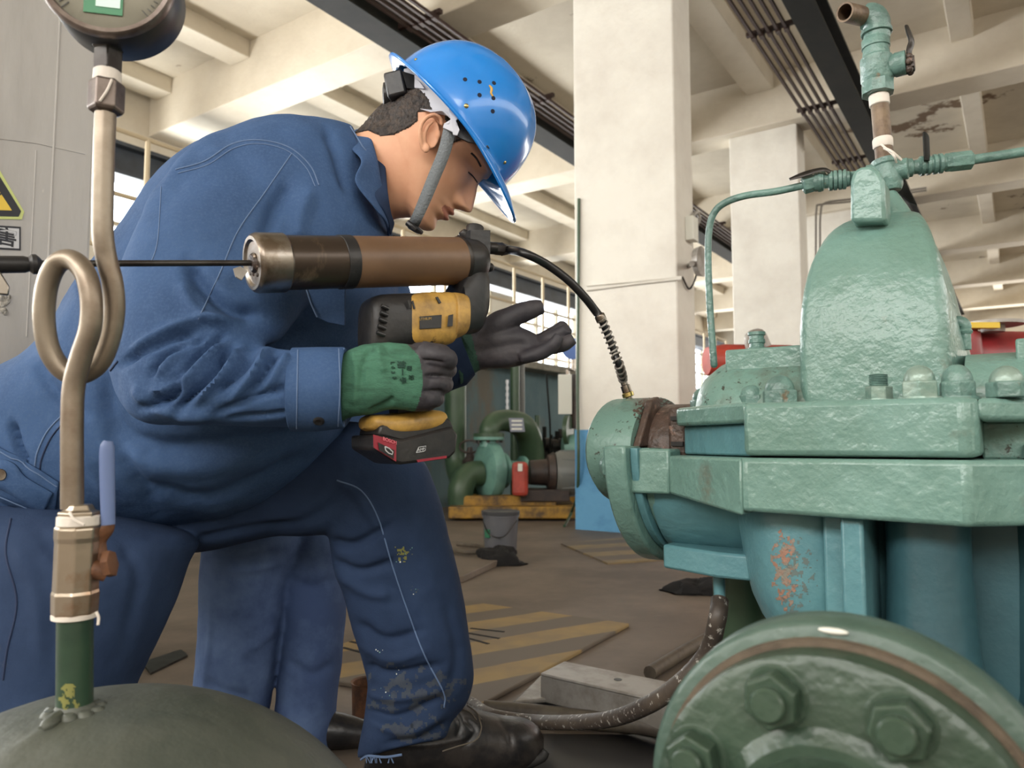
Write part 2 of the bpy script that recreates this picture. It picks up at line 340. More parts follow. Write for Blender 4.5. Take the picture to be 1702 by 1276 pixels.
def sculpt(me, strokes, near=True, nz=0.0, nscale=14):
    n = len(me.vertices); co = np.empty(n * 3); me.vertices.foreach_get('co', co); co = co.reshape(-1, 3)
    no = np.empty(n * 3); me.vertices.foreach_get('normal', no); no = no.reshape(-1, 3)
    d = co - np.array(CAM); f = d @ np.array(FWD); px = 851 + d[:, 0] / f * FPX; py = 638 - (d @ np.array(UPV)) / f * FPX
    dn = d / np.linalg.norm(d, axis=1)[:, None]; facing = np.clip(-(no * dn).sum(1) * 3, 0, 1)
    disp = np.zeros(n)
    for st in strokes:
        pts, w, amp = st[0], st[1], st[2]; pts = [np.array(p) for p in cr(pts, 5)]
        best = np.full(n, 1e9); par = np.zeros(n); tot = len(pts) - 1
        yl = st[3] if len(st) > 3 else None
        for i in range(tot):
            a = pts[i]; b = pts[i + 1]; ab = b - a; L2 = (ab ** 2).sum() + 1e-9
            t = np.clip(((px - a[0]) * ab[0] + (py - a[1]) * ab[1]) / L2, 0, 1)
            dd = (px - a[0] - t * ab[0]) ** 2 + (py - a[1] - t * ab[1]) ** 2
            m = dd < best; best[m] = dd[m]; par[m] = (i + t[m]) / tot
        e = np.exp(-best / (w * w)) * amp * np.clip(np.minimum(par, 1 - par) * 5 + 0.25, 0, 1) * facing
        if yl: e *= (co[:, 1] > yl[0]) & (co[:, 1] < yl[1])
        disp += e
    if nz:
        disp += np.array([noise.fractal(V(c) * nscale, 1.0, 2.0, 3) for c in co]) * nz
    co = co + no * disp[:, None]; me.vertices.foreach_set('co', co.ravel()); me.update()
def bvh(me): return BVHTree.FromPolygons([v.co.copy() for v in me.vertices], [tuple(p.vertices) for p in me.polygons])
def cast(b, px, py, off=0.0, dflt=1.1):
    r = ray(px, py).normalized(); h = b.ray_cast(CAM, r)
    return (h[0] + h[1] * off, h[1]) if h[0] is not None else (P(px, py, dflt), -r)
def seam(b, pts, r, name, m, parent, off=0.0, sm=8, n=6):
    ps = []
    for q in cr(pts, sm):
        p, nn = cast(b, q[0], q[1], off, None) if False else (None, None)
        rr = ray(q[0], q[1]).normalized(); h = b.ray_cast(CAM, rr)
        if h[0] is not None: ps.append(h[0] + h[1] * off)
    if len(ps) < 3: return None
    out = [ps[0]]
    for p in ps[1:]:
        if (p - out[-1]).length < 0.06: out.append(p)
    mb = MB(); mb.tube(out, r, n); return mb.obj(name, m, parent)

# ================================================================== THE HALL
def sbox(name, u0, u1, v0, v1, z0, z1, m, bev=0.0, **kw):
    mb = MB(); mb.box(UV((u0 + u1) / 2, (v0 + v1) / 2, (z0 + z1) / 2), (abs(u1 - u0) / 2, abs(v1 - v0) / 2, abs(z1 - z0) / 2), (U, VV, Z))
    return mb.obj(name, m, smooth=False, bev=bev, kind='structure', **kw)
sbox('floor', -5, 24, -6, 8.2, -0.2, 0, 'floor')
sbox('ceiling', -5, 24, -6, 8.2, 4.72, 4.9, 'soffit')
sbox('wall_end', 24, 24.2, -6, 8.2, 0, 4.9, 'plaster')
sbox('wall_back', -5.2, -5, -6, 8.2, 0, 4.9, 'plaster')
sbox('wall_right', -5, 24, -6.2, -6, 0, 4.9, 'plaster')
# far left wall with a window band between z 1.7 and 3.3
mb = MB()
mb.box(UV(9.5, 8.3, 0.85), (14.5, 0.1, 0.85), (U, VV, Z)); mb.box(UV(9.5, 8.3, 4.3), (14.5, 0.1, 0.6), (U, VV, Z))
for i in range(8):
    mb.box(UV(-4.6 + 4.1 * i, 8.3, 2.7), (0.42, 0.1, 1.0), (U, VV, Z))
mb.obj('wall_left', 'plaster', smooth=False, kind='structure')
for i in range(7):
    f = MB(); u0 = -4.18 + 4.1 * i; u1 = u0 + 3.26
    for k in range(5): f.box(UV(u0 + (u1 - u0) * k / 4, 8.26, 2.7), (0.03, 0.04, 1.0), (U, VV, Z))
    for zz in (1.73, 2.4, 3.05, 3.67): f.box(UV((u0 + u1) / 2, 8.26, zz), ((u1 - u0) / 2, 0.035, 0.025), (U, VV, Z))
    w = f.obj('window_%d' % (i + 1), 'rail', smooth=False, kind='structure')
    gl = MB(); gl.box(UV((u0 + u1) / 2, 8.3, 2.7), ((u1 - u0) / 2, 0.004, 0.99), (U, VV, Z)); gl.obj('pane', 'glass', w, smooth=False)
# main beams across (along v), joists along u
MBZ = 4.15; n_tr = 0
for i, u in enumerate((0.48, 4.57, 8.27, 11.97, 15.67, 19.4, 22.9)):
    n_tr += 1; sbox('trim_%d' % n_tr, u, u + 0.42, -6, 8.2, MBZ, 4.75, 'plaster', bev=0.012)
JV = [-5.0, -3.2, -1.45, 0.2, 2.1, 4.45, 6.35, 7.75]
us = [-5, 0.48, 4.57, 8.27, 11.97, 15.67, 19.4, 22.9]
for v in JV:
    n_tr += 1; mb = MB()
    for i in range(7):
        a = us[i] + (0.42 if i else 0); b = us[i + 1]
        w = 0.3 if v != 0.2 else 0.2
        mb.box(UV((a + b) / 2, v + w / 2, 4.645), ((b - a) / 2, w / 2, 0.105), (U, VV, Z))
    mb.obj('trim_%d' % n_tr, 'plaster', smooth=False, bev=0.01, kind='structure')
# columns: rows along u at v about 2.2
def column(u0, u1, v0, v1, ztop=4.2, m='column', zb=0.0, dz=0.71):
    c = sbox('column', u0, u1, v0, v1, zb, ztop, m, bev=0.012)
    e = 0.004; mb = MB(); mb.box(UV((u0 + u1) / 2, (v0 + v1) / 2, zb + dz / 2), ((u1 - u0) / 2 + e, (v1 - v0) / 2 + e, dz / 2), (U, VV, Z))
    o = mb.obj('dado_paint', 'dado', c, smooth=False); o.matrix_parent_inverse = Matrix.Identity(4)
    return c
column(4.73, 5.06, 1.867, 2.658)
cc2 = column(8.42, 8.76, 1.9, 2.66)
column(12.1, 12.45, 1.9, 2.66); column(15.8, 16.15, 1.9, 2.66); column(19.5, 19.85, 1.9, 2.66)
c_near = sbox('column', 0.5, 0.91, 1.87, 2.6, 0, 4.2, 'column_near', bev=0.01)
# blue tank wall with a ledge behind the far pumps
sbox('wall_tank', 0.0, 14.5, 4.6, 4.8, 0, 1.42, 'bluewall')
sbox('trim_%d' % (n_tr + 1), 0.0, 14.5, 4.35, 4.85, 1.42, 1.5, 'ledge', bev=0.01)
# dark crane girder in front of the windows
mb = MB(); mb.box(UV(9.5, 7.6, 3.5), (14.4, 0.06, 0.14), (U, VV, Z)); mb.box(UV(9.5, 7.6, 3.66), (14.4, 0.16, 0.02), (U, VV, Z)); mb.box(UV(9.5, 7.6, 3.36), (14.4, 0.16, 0.02), (U, VV, Z))
mb.obj('crane_girder', 'girder', smooth=False, label='long dark blue grey girder running below the ceiling in front of the windows', cat='girder')
# overhead black rails with conductor bars
def overhead(v, zb, side, lab, lab2, u0=2.0, u1=23.8, w=0.09):
    mb = MB()
    mb.box(UV((u0 + u1) / 2, v, zb + 0.012), ((u1 - u0) / 2, w, 0.012), (U, VV, Z)); mb.box(UV((u0 + u1) / 2, v, zb + 0.13), ((u1 - u0) / 2, 0.012, 0.12), (U, VV, Z))
    mb.box(UV((u0 + u1) / 2, v, zb + 0.25), ((u1 - u0) / 2, w, 0.012), (U, VV, Z))
    mb.obj('overhead_rail', 'steel_blk', smooth=False, label=lab, cat='rail', group=None)
    r = thing('conductor_bars', UV(u0, v + side * 0.3, zb), lab2, 'conductor bars')
    for k in range(5):
        q = MB(); vv = v + side * (0.19 + 0.065 * k); q.box(UV((u0 + u1) / 2, vv, zb + 0.06), ((u1 - u0) / 2, 0.011, 0.014), (U, VV, Z)); q.obj('bar', 'conductor', r, smooth=False)
    u = u0 + 0.6
    while u < u1:
        q = MB(); q.box(UV(u, v + side * 0.32, zb + 0.095), (0.02, 0.19, 0.016), (U, VV, Z)); q.box(UV(u, v + side * 0.1, zb + 0.16), (0.015, 0.03, 0.08), (U, VV, Z))
        for k in range(5): q.box(UV(u, v + side * (0.19 + 0.065 * k), zb + 0.07), (0.03, 0.018, 0.03), (U, VV, Z))
        q.obj('clamp', 'conductor', r, smooth=False); u += 1.7
overhead(4.1, 3.88, -1, 'black overhead beam rail passing above the blue helmet', 'brown conductor bars beside the rail above the helmet', w=0.13)
overhead(1.22, 3.88, 1, 'black overhead beam rail at right behind the brown vent pipe', 'brown conductor bars beside the rail near the vent pipe', w=0.1)
# handrail above the blue tank wall
hr = thing('handrail', UV(6, 4.7, 1.5), 'pale pipe handrail standing on the ledge of the blue wall', 'railing')
for zz in (2.62, 2.2, 1.85):
    q = MB(); q.tube([UV(2, 4.7, zz), UV(14.4, 4.7, zz)], 0.016, 8); q.obj('rail', 'rail', hr)
u = 2.0
while u < 14.5:
    q = MB(); q.tube([UV(u, 4.7, 1.5), UV(u, 4.7, 2.62)], 0.018, 8); q.obj('post', 'rail', hr); u += 0.62
# things seen in front of the windows (stubs)
# warning sign on the near column
nm = -VV
def col_pt(px, py, off=0.003): return onp(px, py, VV * (1.87 - off), VV)
sg = thing('warning_sign', col_pt(15, 330), 'yellow triangular warning sign on the grey near column', 'sign')
base = [(-88, 366), (38, 362), (-22, 262)]
def tri(poly, off, ex, name, m):
    q = MB(); q.prism([col_pt(x, y, off) for x, y in poly], nm * ex); return q.obj(name, m, sg, smooth=False, bev=0.001)
tri([(-94, 363), (36, 365), (40, 352), (-13, 262), (-34, 262)], 0.000, 0.002, 'sign_edge', 'signg')
tri([(-88, 358), (31, 360), (35, 351), (-16, 268), (-32, 268)], 0.002, 0.001, 'border', 'signk')
tri([(-72, 347), (20, 350), (-24, 283)], 0.003, 0.001, 'panel', 'signy')
q = MB(); q.prism([col_pt(x, y, 0.004) for x, y in ((-30, 300), (-12, 300), (-18, 316), (4, 322), (-28, 343), (-22, 327), (-40, 322))], nm * 0.001); q.obj('symbol', 'signk', sg, smooth=False)
s2 = thing('caption_sign', col_pt(0, 395), 'small white boxed caption sign with a black character below the yellow triangle', 'sign')
q = MB(); q.prism([col_pt(x, y, 0) for x, y in ((-110, 368), (34, 377), (34, 416), (-110, 409))], nm * 0.002); q.obj('frame', 'signk', s2, smooth=False)
q = MB(); q.prism([col_pt(x, y, 0.002) for x, y in ((-107, 371), (31.5, 380), (31.5, 413), (-107, 405.5))], nm * 0.001); q.obj('panel', 'signw', s2, smooth=False)
textmesh('character', '害', col_pt(11, 396, 0.0035), U, Z, (col_pt(11, 380) - col_pt(11, 412)).length * 0.98, 'signk', s2, 0.0004, bold=0.0008)
# battens and old wire lines on the near column
for i, (x0, y0, x1, y1) in enumerate(((101, 0, 92, 520), (60, 250, 54, 560))):
    q = MB(); a = col_pt(x0, y0, 0); b = col_pt(x1, y1, 0); b = V((a.x, a.y, b.z)); q.tube([a, b], 0.0028 if i == 0 else 0.0018, 8)
    q.obj('cable', 'column_near', label=('painted over cable running down the near column beside its edge', 'thin painted cable down the near column below the sign')[i], cat='cable')
q = MB(); q.tube([col_pt(-20, 228, 0), col_pt(60, 238, 0), col_pt(141, 256, 0)], 0.0015, 6); q.obj('cable', 'column_near', label='thin cable crossing the near column above the yellow sign', cat='cable')
# clinker patch low on the near column
q = MB()
for k in range(16):
    c = col_pt(random.uniform(0, 14), random.uniform(492, 520), 0); q.ell(c, (0.006, 0.006, 0.008), n=8, m=6)
q.obj('mortar_crumbs', 'cement', label='grey crumbled mortar patch on the near column', cat='mortar', kind='stuff')
# conduit, box, floodlight and wire on the middle column
def c1(px, py, off=0.0): return onp(px, py, U * (4.73 - off), U)
def c1s(px, py, off=0.0): return onp(px, py, VV * (1.867 - off), VV)
q = MB(); q.tube([c1(975, 482, 0.01), c1(1050, 472, 0.012), c1(1133, 463, 0.012)], 0.009, 8); q.tube([c1(975, 475, 0.01), c1(1133, 460, 0.012)], 0.006, 8)
q.obj('conduit', 'column', label='painted conduit crossing the middle column at head height', cat='conduit')
fl = thing('floodlight', c1s(1160, 440, 0.1), 'small grey floodlight on a bracket beside the middle column', 'lamp')
a = c1s(1140, 440, 0.0)
q = MB(); q.tube([c1s(1145, 442, 0), c1s(1150, 438, 0.1), c1s(1150, 438, 0.22)], 0.018, 8); q.obj('bracket', 'galv', fl)
q = MB(); q.lathe(c1s(1155, 436, 0.16), -VV, [(0, 0.02), (0.01, 0.09), (0.05, 0.1), (0.06, 0.02)], 20); q.obj('lamp_head', 'galv', fl)
q = MB(); q.tube([c1s(1134, 460, 0.01), c1s(1146, 480, 0.02), c1s(1158, 455, 0.05), c1s(1163, 410, 0.05)], 0.007, 6, sm=6); q.obj('cable', 'darksteel', fl)
jb = MB(); cpt = c1s(1150, 381, 0.03); jb.box(cpt, (0.05, 0.03, 0.085), (U, VV, Z)); jb.obj('junction_box', 'white', smooth=False, bev=0.006, label='white junction box high on the side of the middle column', cat='box')
q = MB(); q.tube([c1s(1150, 362, 0.02), c1s(1158, 352, 0.03), c1s(1163, 362, 0.03), c1s(1160, 372, 0.03)], 0.012, 8, sm=4); q.obj('padlock_loop', 'galv', label='grey metal loop on top of the white junction box', cat='bracket')
# cable up the corner of the middle column
q = MB(); q.tube([c1(962, 330, 0.01), c1(960, 620, 0.02), c1(961, 800, 0.03), FL(950, 850, 0.08), FL(938, 874, 0.01)], 0.011, 8, sm=5)
q.obj('cable', 'bggreen', label='green cable down the left corner of the middle column to the floor', cat='cable')
# conduits on second column
def c2p(px, py, off=0): return onp(px, py, U * (8.76 + 0.35 + off), U)
for dx, lab in ((0, 'outer thin painted conduit bending beside the second column'), (-7, 'inner thin painted conduit bending beside the second column')):
    q = MB(); q.tube([c2p(1363 + dx, 560), c2p(1363 + dx, 400), c2p(1364 + dx, 355 + dx), c2p(1372 + dx, 337 - dx * 0.4), c2p(1420, 330 - dx * 0.6), c2p(1540, 312 - dx * 0.6)], 0.012, 8, sm=4)
    q.obj('conduit', 'wire', label=lab, cat='conduit')

# ---------------------------------------------------------------- floor things
def plate(pix, m, name, label, z=0.012, cat='plate'):
    pts = [FL(x, y, 0.0) for x, y in pix]; q = MB(); q.prism([p + Z * 0.0005 for p in pts], Z * z); return q
q = plate(((778, 1004), (1046, 1042), (800, 1178), (440, 1120)), 'stripe', '', '')
cp = thing('cover_plate', FL(760, 1080), 'worn floor cover plate with faded yellow diagonal stripes beside the steel channel', 'floor plate')
q.obj('plate', 'stripe', cp, smooth=False, bev=0.003)
for (a, b, c, d) in ((782, 1044, 838, 1050), (778, 1052, 830, 1061), (776, 1060, 812, 1070), (582, 1066, 610, 1072), (570, 1076, 600, 1084)):
    p0 = FL(a, b, 0.0125); p1 = FL(c, d, 0.0125); dr = (p1 - p0).normalized(); sd = Z.cross(dr) * 0.006
    q = MB(); q.prism([p0 - sd, p1 - sd, p1 + sd, p0 + sd], Z * 0.001); q.obj('slot', 'cloth', cp, smooth=False)
q = plate(((932, 905), (1060, 893), (1200, 925), (1010, 938)), 'stripe2', '', '', 0.008); q.obj('cover_plate', 'stripe2', smooth=False, label='distant floor plate with faded stripes below the bearing end of the pump', cat='floor plate')
q = plate(((236, 1104), (300, 1082), (312, 1092), (250, 1122)), '', '', '', 0.006); q.obj('floor_flap', 'darksteel', smooth=False, label='thin dark plate lying on the floor between the trouser legs', cat='plate')
q = plate(((740, 940), (850, 930), (770, 968), (700, 975)), '', '', '', 0.03); q.obj('concrete_slab', 'floor', smooth=False, bev=0.004, label='low concrete step on the floor in front of the bucket', cat='slab')

bk = thing('bucket', FL(832, 926), 'grey plastic bucket with a lid standing on the floor', 'bucket')
b0 = FL(832, 924); hb = 0.245
q = MB(); q.lathe(b0, Z, [(0, 0.075), (0.01, 0.086), (hb - 0.03, 0.097), (hb - 0.03, 0.102), (hb - 0.02, 0.102), (hb - 0.018, 0.098)], 36); q.obj('body', 'bucket', bk)
q = MB(); q.lathe(b0 + Z * (hb - 0.018), Z, [(0, 0.105), (0.018, 0.106), (0.02, 0.1), (0.012, 0.09), (0.012, 0.01)], 36); q.obj('lid', 'lid', bk)
q = MB(); q.tube([b0 + V((-0.1, 0, 0.2)), b0 + V((-0.06, -0.1, 0.13)), b0 + V((0.02, -0.115, 0.12)), b0 + V((0.09, -0.06, 0.2))], 0.003, 6, sm=5); q.obj('handle', 'darksteel', bk)
q = MB(); q.box(b0 + V((-0.07, -0.066, 0.13)), (0.016, 0.004, 0.022), (V((0.8, -0.6, 0)), V((0.6, 0.8, 0)), Z)); q.obj('label', 'greenlabel', bk, smooth=False)
def rag(name, c, r, seed, lab):
    rd = random.Random(seed); q = MB(); q.ell((0, 0, 0), r, n=40, m=24); me = q.mesh(name)
    for v in me.vertices:
        nn = noise.fractal(v.co * 9 + V((seed, 0, 0)), 1, 2, 4); v.co = v.co * (1 + 0.5 * nn); v.co.z = max(v.co.z, -0.0) + 0.002; 
    me.transform(Matrix.Translation(c)); mkobj(name, me, 'cloth', label=lab, cat='cloth')
rag('rag', FL(832, 936), (0.12, 0.09, 0.085), 3, 'black rag heaped against the grey bucket')
rag('rag', FL(1160, 984), (0.12, 0.09, 0.07), 8, 'black rag lying on the floor below the pump')
q = MB(); q.tube([FL(745, 912, 0.02), FL(780, 918, 0.02), FL(812, 914, 0.02), FL(800, 908, 0.02), FL(760, 904, 0.02)], 0.012, 8, sm=5); q.obj('hose', 'hosegrey', label='short grey hose coil on the floor left of the bucket', cat='hose')
ct = thing('rusty_tin', FL(612, 1196), 'rusty open tin standing on the floor behind the front leg', 'tin')
b0 = FL(612, 1190); q = MB(); q.lathe(b0, Z, [(0, 0.001), (0.0, 0.036), (0.07, 0.038), (0.078, 0.041), (0.076, 0.035), (0.01, 0.033), (0.01, 0.001)], 28); q.obj('wall', 'orange', ct)

# ---------------------------------------------------------------- far pump group
def Q(px, py, Y=6.2): return P(px, py, Y)
bf = thing('pump_base', FL(860, 850), 'worn yellow steel base frame under the far pump', 'base frame')
def fbox(name, px0, px1, ytop, ybot, Y, dep, m, par, bev=0.01):
    a = P(px0, ybot, Y); b = P(px1, ybot, Y); t = P(px0, ytop, Y)
    ax = V((0.956, 0.292, 0)).normalized(); 
    c = (a + b) / 2; c.z = (a.z + t.z) / 2
    q = MB(); q.box(c + V((0, dep / 2, 0)), ((b - a).length / 2, dep / 2, (t.z - a.z) / 2)); return q.obj(name, m, par, smooth=False, bev=bev)
fbox('front_rail', 765, 925, 824, 842, 6.1, 0.12, 'yellowsteel', bf); fbox('rear_rail', 765, 960, 824, 842, 6.9, 0.1, 'yellowsteel', bf)
fbox('plinth', 745, 960, 842, 862, 5.95, 1.4, 'yellowsteel', bf); fbox('cross_rail', 765, 790, 824, 842, 6.22, 0.7, 'yellowsteel', bf)
vp = thing('volute_pump', Q(815, 830, 6.4), 'pale teal volute pump standing on the far yellow base', 'pump')
AX = V((0.83, 0.42, 0)).normalized()   # shaft direction of that pump (seen as going right)
c = Q(812, 782, 6.35)
q = MB(); q.lathe(c - AX * 0.07, AX, [(0, 0.02), (0, 0.17), (0.03, 0.235), (0.08, 0.25), (0.13, 0.235), (0.16, 0.17), (0.18, 0.1), (0.2, 0.09)], 40); q.obj('casing', 'bgteal', vp)
q = MB(); q.lathe(c + AX * 0.1, AX, [(0, 0.12), (0.02, 0.15), (0.05, 0.15), (0.06, 0.085), (0.2, 0.08), (0.21, 0.12), (0.24, 0.12), (0.24, 0.02)], 32); q.obj('bearing_bracket', 'bgteal', vp)
q = MB(); q.lathe(c + Z * 0.2, Z, [(0, 0.08), (0.05, 0.075), (0.06, 0.13), (0.085, 0.13), (0.085, 0.05)], 32); q.obj('outlet_flange', 'bgteal', vp)
for k in range(8):
    a = 2 * pi * k / 8; q = MB(); q.lathe(c + Z * 0.235 + V((cos(a), sin(a), 0)) * 0.108, Z, [(0, 0.014), (0.07, 0.014)], 6); q.obj('bolt', 'darksteel', vp, smooth=False)
q = MB(); q.box(c + Z * -0.27, (0.12, 0.1, 0.04)); q.obj('foot', 'darkmotor', vp, smooth=False, bev=0.01)
ep = thing('elbow_pipe', Q(860, 700, 6.6), 'dark green elbow pipe arching from the far pump outlet', 'pipe')
q = MB(); q.tube([c + Z * 0.29, c + Z * 0.36 + V((0.01, 0, 0)), Q(826, 700, 6.45), Q(850, 700, 6.6), Q(872, 712, 6.75), Q(882, 745, 6.85), Q(884, 800, 6.9)], [0.085, 0.085, 0.09, 0.1, 0.115, 0.12, 0.12], 24, sm=6); q.obj('pipe', 'bggreen', ep)
q = MB(); q.lathe(c + Z * 0.285, Z, [(0, 0.13), (0.03, 0.13)], 28); q.obj('flange', 'bggreen', ep)
sn = MB(); sc_ = Q(859, 706, 6.3); sn.box(sc_, (0.062, 0.003, 0.058), (V((1, 0, 0)), V((0, 1, 0)), V((-0.12, 0, 1)).normalized()))
so = thing('name_plate', sc_, 'small grey name plate hanging on the far green elbow pipe', 'sign'); sn.obj('panel', 'plate', so, smooth=False)
for k in range(3):
    q = MB(); q.box(sc_ + V((0, -0.004, 0.034 - 0.034 * k)), (0.045, 0.001, 0.007)); q.obj('printed_line', 'white', so, smooth=False)
vpipe = MB(); vpipe.tube([Q(757, 560, 6.9), Q(757, 700, 6.9), Q(758, 770, 6.9), Q(772, 806, 6.7), Q(795, 806, 6.5)], 0.1, 20, sm=5); vpipe.obj('pipe', 'bggreen', label='thick dark green vertical pipe beside the far teal pump', cat='pipe')
p2 = MB(); p2.tube([Q(766, 838, 6.2), Q(766, 812, 6.2), Q(778, 790, 6.25), Q(800, 786, 6.3)], 0.105, 20, sm=5); p2.obj('pipe', 'bggreen', label='green suction elbow standing on the floor left of the far pump', cat='pipe')
hw = thing('handwheel_valve', Q(781, 748, 6.6), 'dark handwheel valve behind the far teal pump', 'valve')
q = MB(); q.tube([Q(781, 742, 6.6) + V((cos(a) * 0.09, 0.03 * sin(a), sin(a) * 0.055)) for a in [2 * pi * k / 24 for k in range(25)]], 0.01, 8); q.obj('handwheel', 'darkmotor', hw)
q = MB(); q.lathe(Q(781, 775, 6.6), Z, [(0, 0.06), (0.05, 0.07), (0.08, 0.04), (0.17, 0.02)], 16); q.obj('valve_body', 'darkmotor', hw)
for x, w, m, lab, Y in ((856, 0.045, 'bggreen', 'dark green upright pipe post in front of the blue wall', 7.2), (867, 0.03, 'greymotor', 'slim grey upright post beside the green post at the blue wall', 7.3)):
    a = P(x, 612, Y); q = MB(); q.tube([V((a.x, a.y, 0)), V((a.x, a.y, 1.42))], w, 14); q.obj('post', m, label=lab, cat='post')
q = MB(); a = P(908, 620, 7.0); q.tube([a, P(914, 700, 7.0), P(915, 745, 7.0)], 0.009, 6); q.obj('cable', 'steel_blk', label='thin black cable hanging down the blue wall', cat='cable')
ch = MB(); 
for k in range(9):
    ch.tube([P(843, 634 + 5.4 * k, 6.9) + V((0, 0, 0.016)), P(843, 634 + 5.4 * k, 6.9) - V((0, 0, 0.016))], 0.009 if k % 2 else 0.014, 8)
ch.obj('chain', 'enamelw', label='pale chain hanging above the far green elbow pipe', cat='chain')
gd = thing('coupling_guard', Q(866, 800, 5.9), 'red sheet coupling guard on the far pump base', 'guard')
q = MB(); a = P(851, 825, 5.9); b = P(878, 825, 5.9); zt = P(851, 768, 5.9).z
q.box(V(((a.x + b.x) / 2, 6.0, (a.z + zt) / 2)), ((b.x - a.x) / 2, 0.1, (zt - a.z) / 2)); q.obj('guard_cover', 'redpaint', gd, smooth=False, bev=0.03)
q = MB(); q.box(V(((a.x + b.x) / 2 + 0.0, 5.895, zt - 0.04)), (0.018, 0.006, 0.03)); q.obj('label', 'white', gd, smooth=False)
mo = thing('electric_motor', Q(925, 820, 6.2), 'dark electric motor beside the red guard on the far base', 'motor')
q = MB(); q.lathe(Q(880, 785, 6.2), V((1, 0.1, 0)), [(0, 0.03), (0.0, 0.1), (0.14, 0.11), (0.15, 0.14), (0.2, 0.17)], 28); q.obj('shaft_cover', 'darkmotor', mo)
q = MB(); q.lathe(Q(922, 786, 6.2), V((1, 0.1, 0)), [(0, 0.03), (0, 0.165), (0.04, 0.185), (0.4, 0.185), (0.44, 0.15)], 36); q.obj('housing', 'greymotor', mo)
for k in range(10):
    a = 2 * pi * k / 10; q = MB(); q.box(Q(922, 786, 6.2) + V((0.22, 0.02, 0)) + V((0, cos(a), sin(a))) * 0.19, (0.17, 0.008, 0.008)); q.obj('cooling_fin', 'greymotor', mo, smooth=False)
q = MB(); q.box(Q(905, 822, 6.2), (0.2, 0.12, 0.05)); q.obj('foot', 'darkmotor', mo, smooth=False, bev=0.01)
q = MB(); q.box(Q(885, 780, 6.15), (0.012, 0.01, 0.02)); q.obj('label', 'white', mo, smooth=False)
sp = thing('valve_cluster', Q(915, 740, 7.2), 'dark valves and fittings clustered behind the far motor', 'valves')
rd = random.Random(5)
for k in range(9):
    a = Q(894 + 6 * k, 0, 7.2); x = 894 + 5.5 * k; q = MB(); q.tube([Q(x, 775, 7.2), Q(x, rd.uniform(708, 738), 7.2)], rd.uniform(0.012, 0.03), 10); q.lathe(Q(x, rd.uniform(735, 760), 7.1), (1, 0.2, 0), [(-0.03, 0.03), (-0.03, 0.06), (0.03, 0.06), (0.03, 0.03)], 14); q.obj('valve', 'darksteel' if k % 2 else 'steel_blk', sp)
q = MB(); q.tube([Q(893, 690, 7.25), Q(893, 780, 7.25)], 0.025, 12); q.obj('stem', 'bggreen', sp)
q = MB(); q.lathe(Q(944, 715, 6.9), V((0.9, -0.3, 0)), [(-0.02, 0.02), (-0.02, 0.14), (0.02, 0.14), (0.02, 0.02)], 28); q.obj('disc_flange', 'bggreen', sp)
p3 = thing('rear_pump', Q(950, 770, 7.0), 'teal pump casing glimpsed behind the far motor beside the middle column', 'pump')
q = MB(); q.lathe(Q(935, 745, 6.95), V((1, 0.1, 0)), [(0, 0.02), (0, 0.1), (0.05, 0.13), (0.3, 0.13), (0.34, 0.05)], 28); q.obj('casing', 'bgteal', p3)
q = MB(); q.box(Q(945, 790, 7.0), (0.12, 0.1, 0.17)); q.obj('foot', 'darkmotor', p3, smooth=False)
wp = MB(); a = P(928, 688, 6.9); b = P(950, 622, 6.9); wp.box((a + b) / 2, (abs(b.x - a.x) / 2, 0.01, abs(b.z - a.z) / 2)); wp.obj('notice_board', 'white', smooth=False, label='blank white notice board hung in front of the blue wall', cat='board')
hb2 = MB(); hb2.tube([P(954, 622, 7.0), P(954, 712, 7.0)], 0.035, 10); hb2.obj('post', 'darkmotor', label='dark brown post beside the white notice board', cat='post')
bd = thing('round_gauge', P(951, 583, 7.0), 'round gauge with a blue ring on the ledge beside the middle column', 'gauge')
a = P(952, 580, 7.0)
q = MB(); q.lathe(a, (-0.2, -1, 0), [(0, 0.1), (0.03, 0.1), (0.03, 0.08)], 28); q.obj('ring', 'bluedial', bd)
q = MB(); q.lathe(a, (-0.2, -1, 0), [(0.02, 0.082), (0.025, 0.08)], 28); q.obj('face', 'enamelw', bd)
q = MB(); q.tube([a - Z * 0.1, a - Z * 0.2, a - Z * 0.2 + V((-0.05, 0, 0)), V((a.x - 0.05, a.y, a.z - 0.3))], 0.02, 8); q.obj('stem', 'steel', bd)

# ================================================================== THE BIG TEAL PUMP (s along -v to the right, t away, z up)
S_ = -VV
AXP = (S_, U, Z)
pump = thing('split_case_pump', ST(-0.1, 1.14, 0), 'large teal split case pump with domed nuts along its flange', 'pump')
TC = 1.14
def pbox(name, s0, s1, t0, t1, z0, z1, m, par=pump, bev=0.006, **kw):
    q = MB(); q.box(ST((s0 + s1) / 2, (t0 + t1) / 2, (z0 + z1) / 2), ((s1 - s0) / 2, (t1 - t0) / 2, (z1 - z0) / 2), AXP)
    return q.obj(name, m, par, bev=bev, **kw)
def pprism(name, st, z0, z1, m, par=pump, bev=0.005, **kw):
    q = MB(); q.prism([ST(a, b, z0) for a, b in st], Z * (z1 - z0)); return q.obj(name, m, par, bev=bev, **kw)
ZS = 0.603
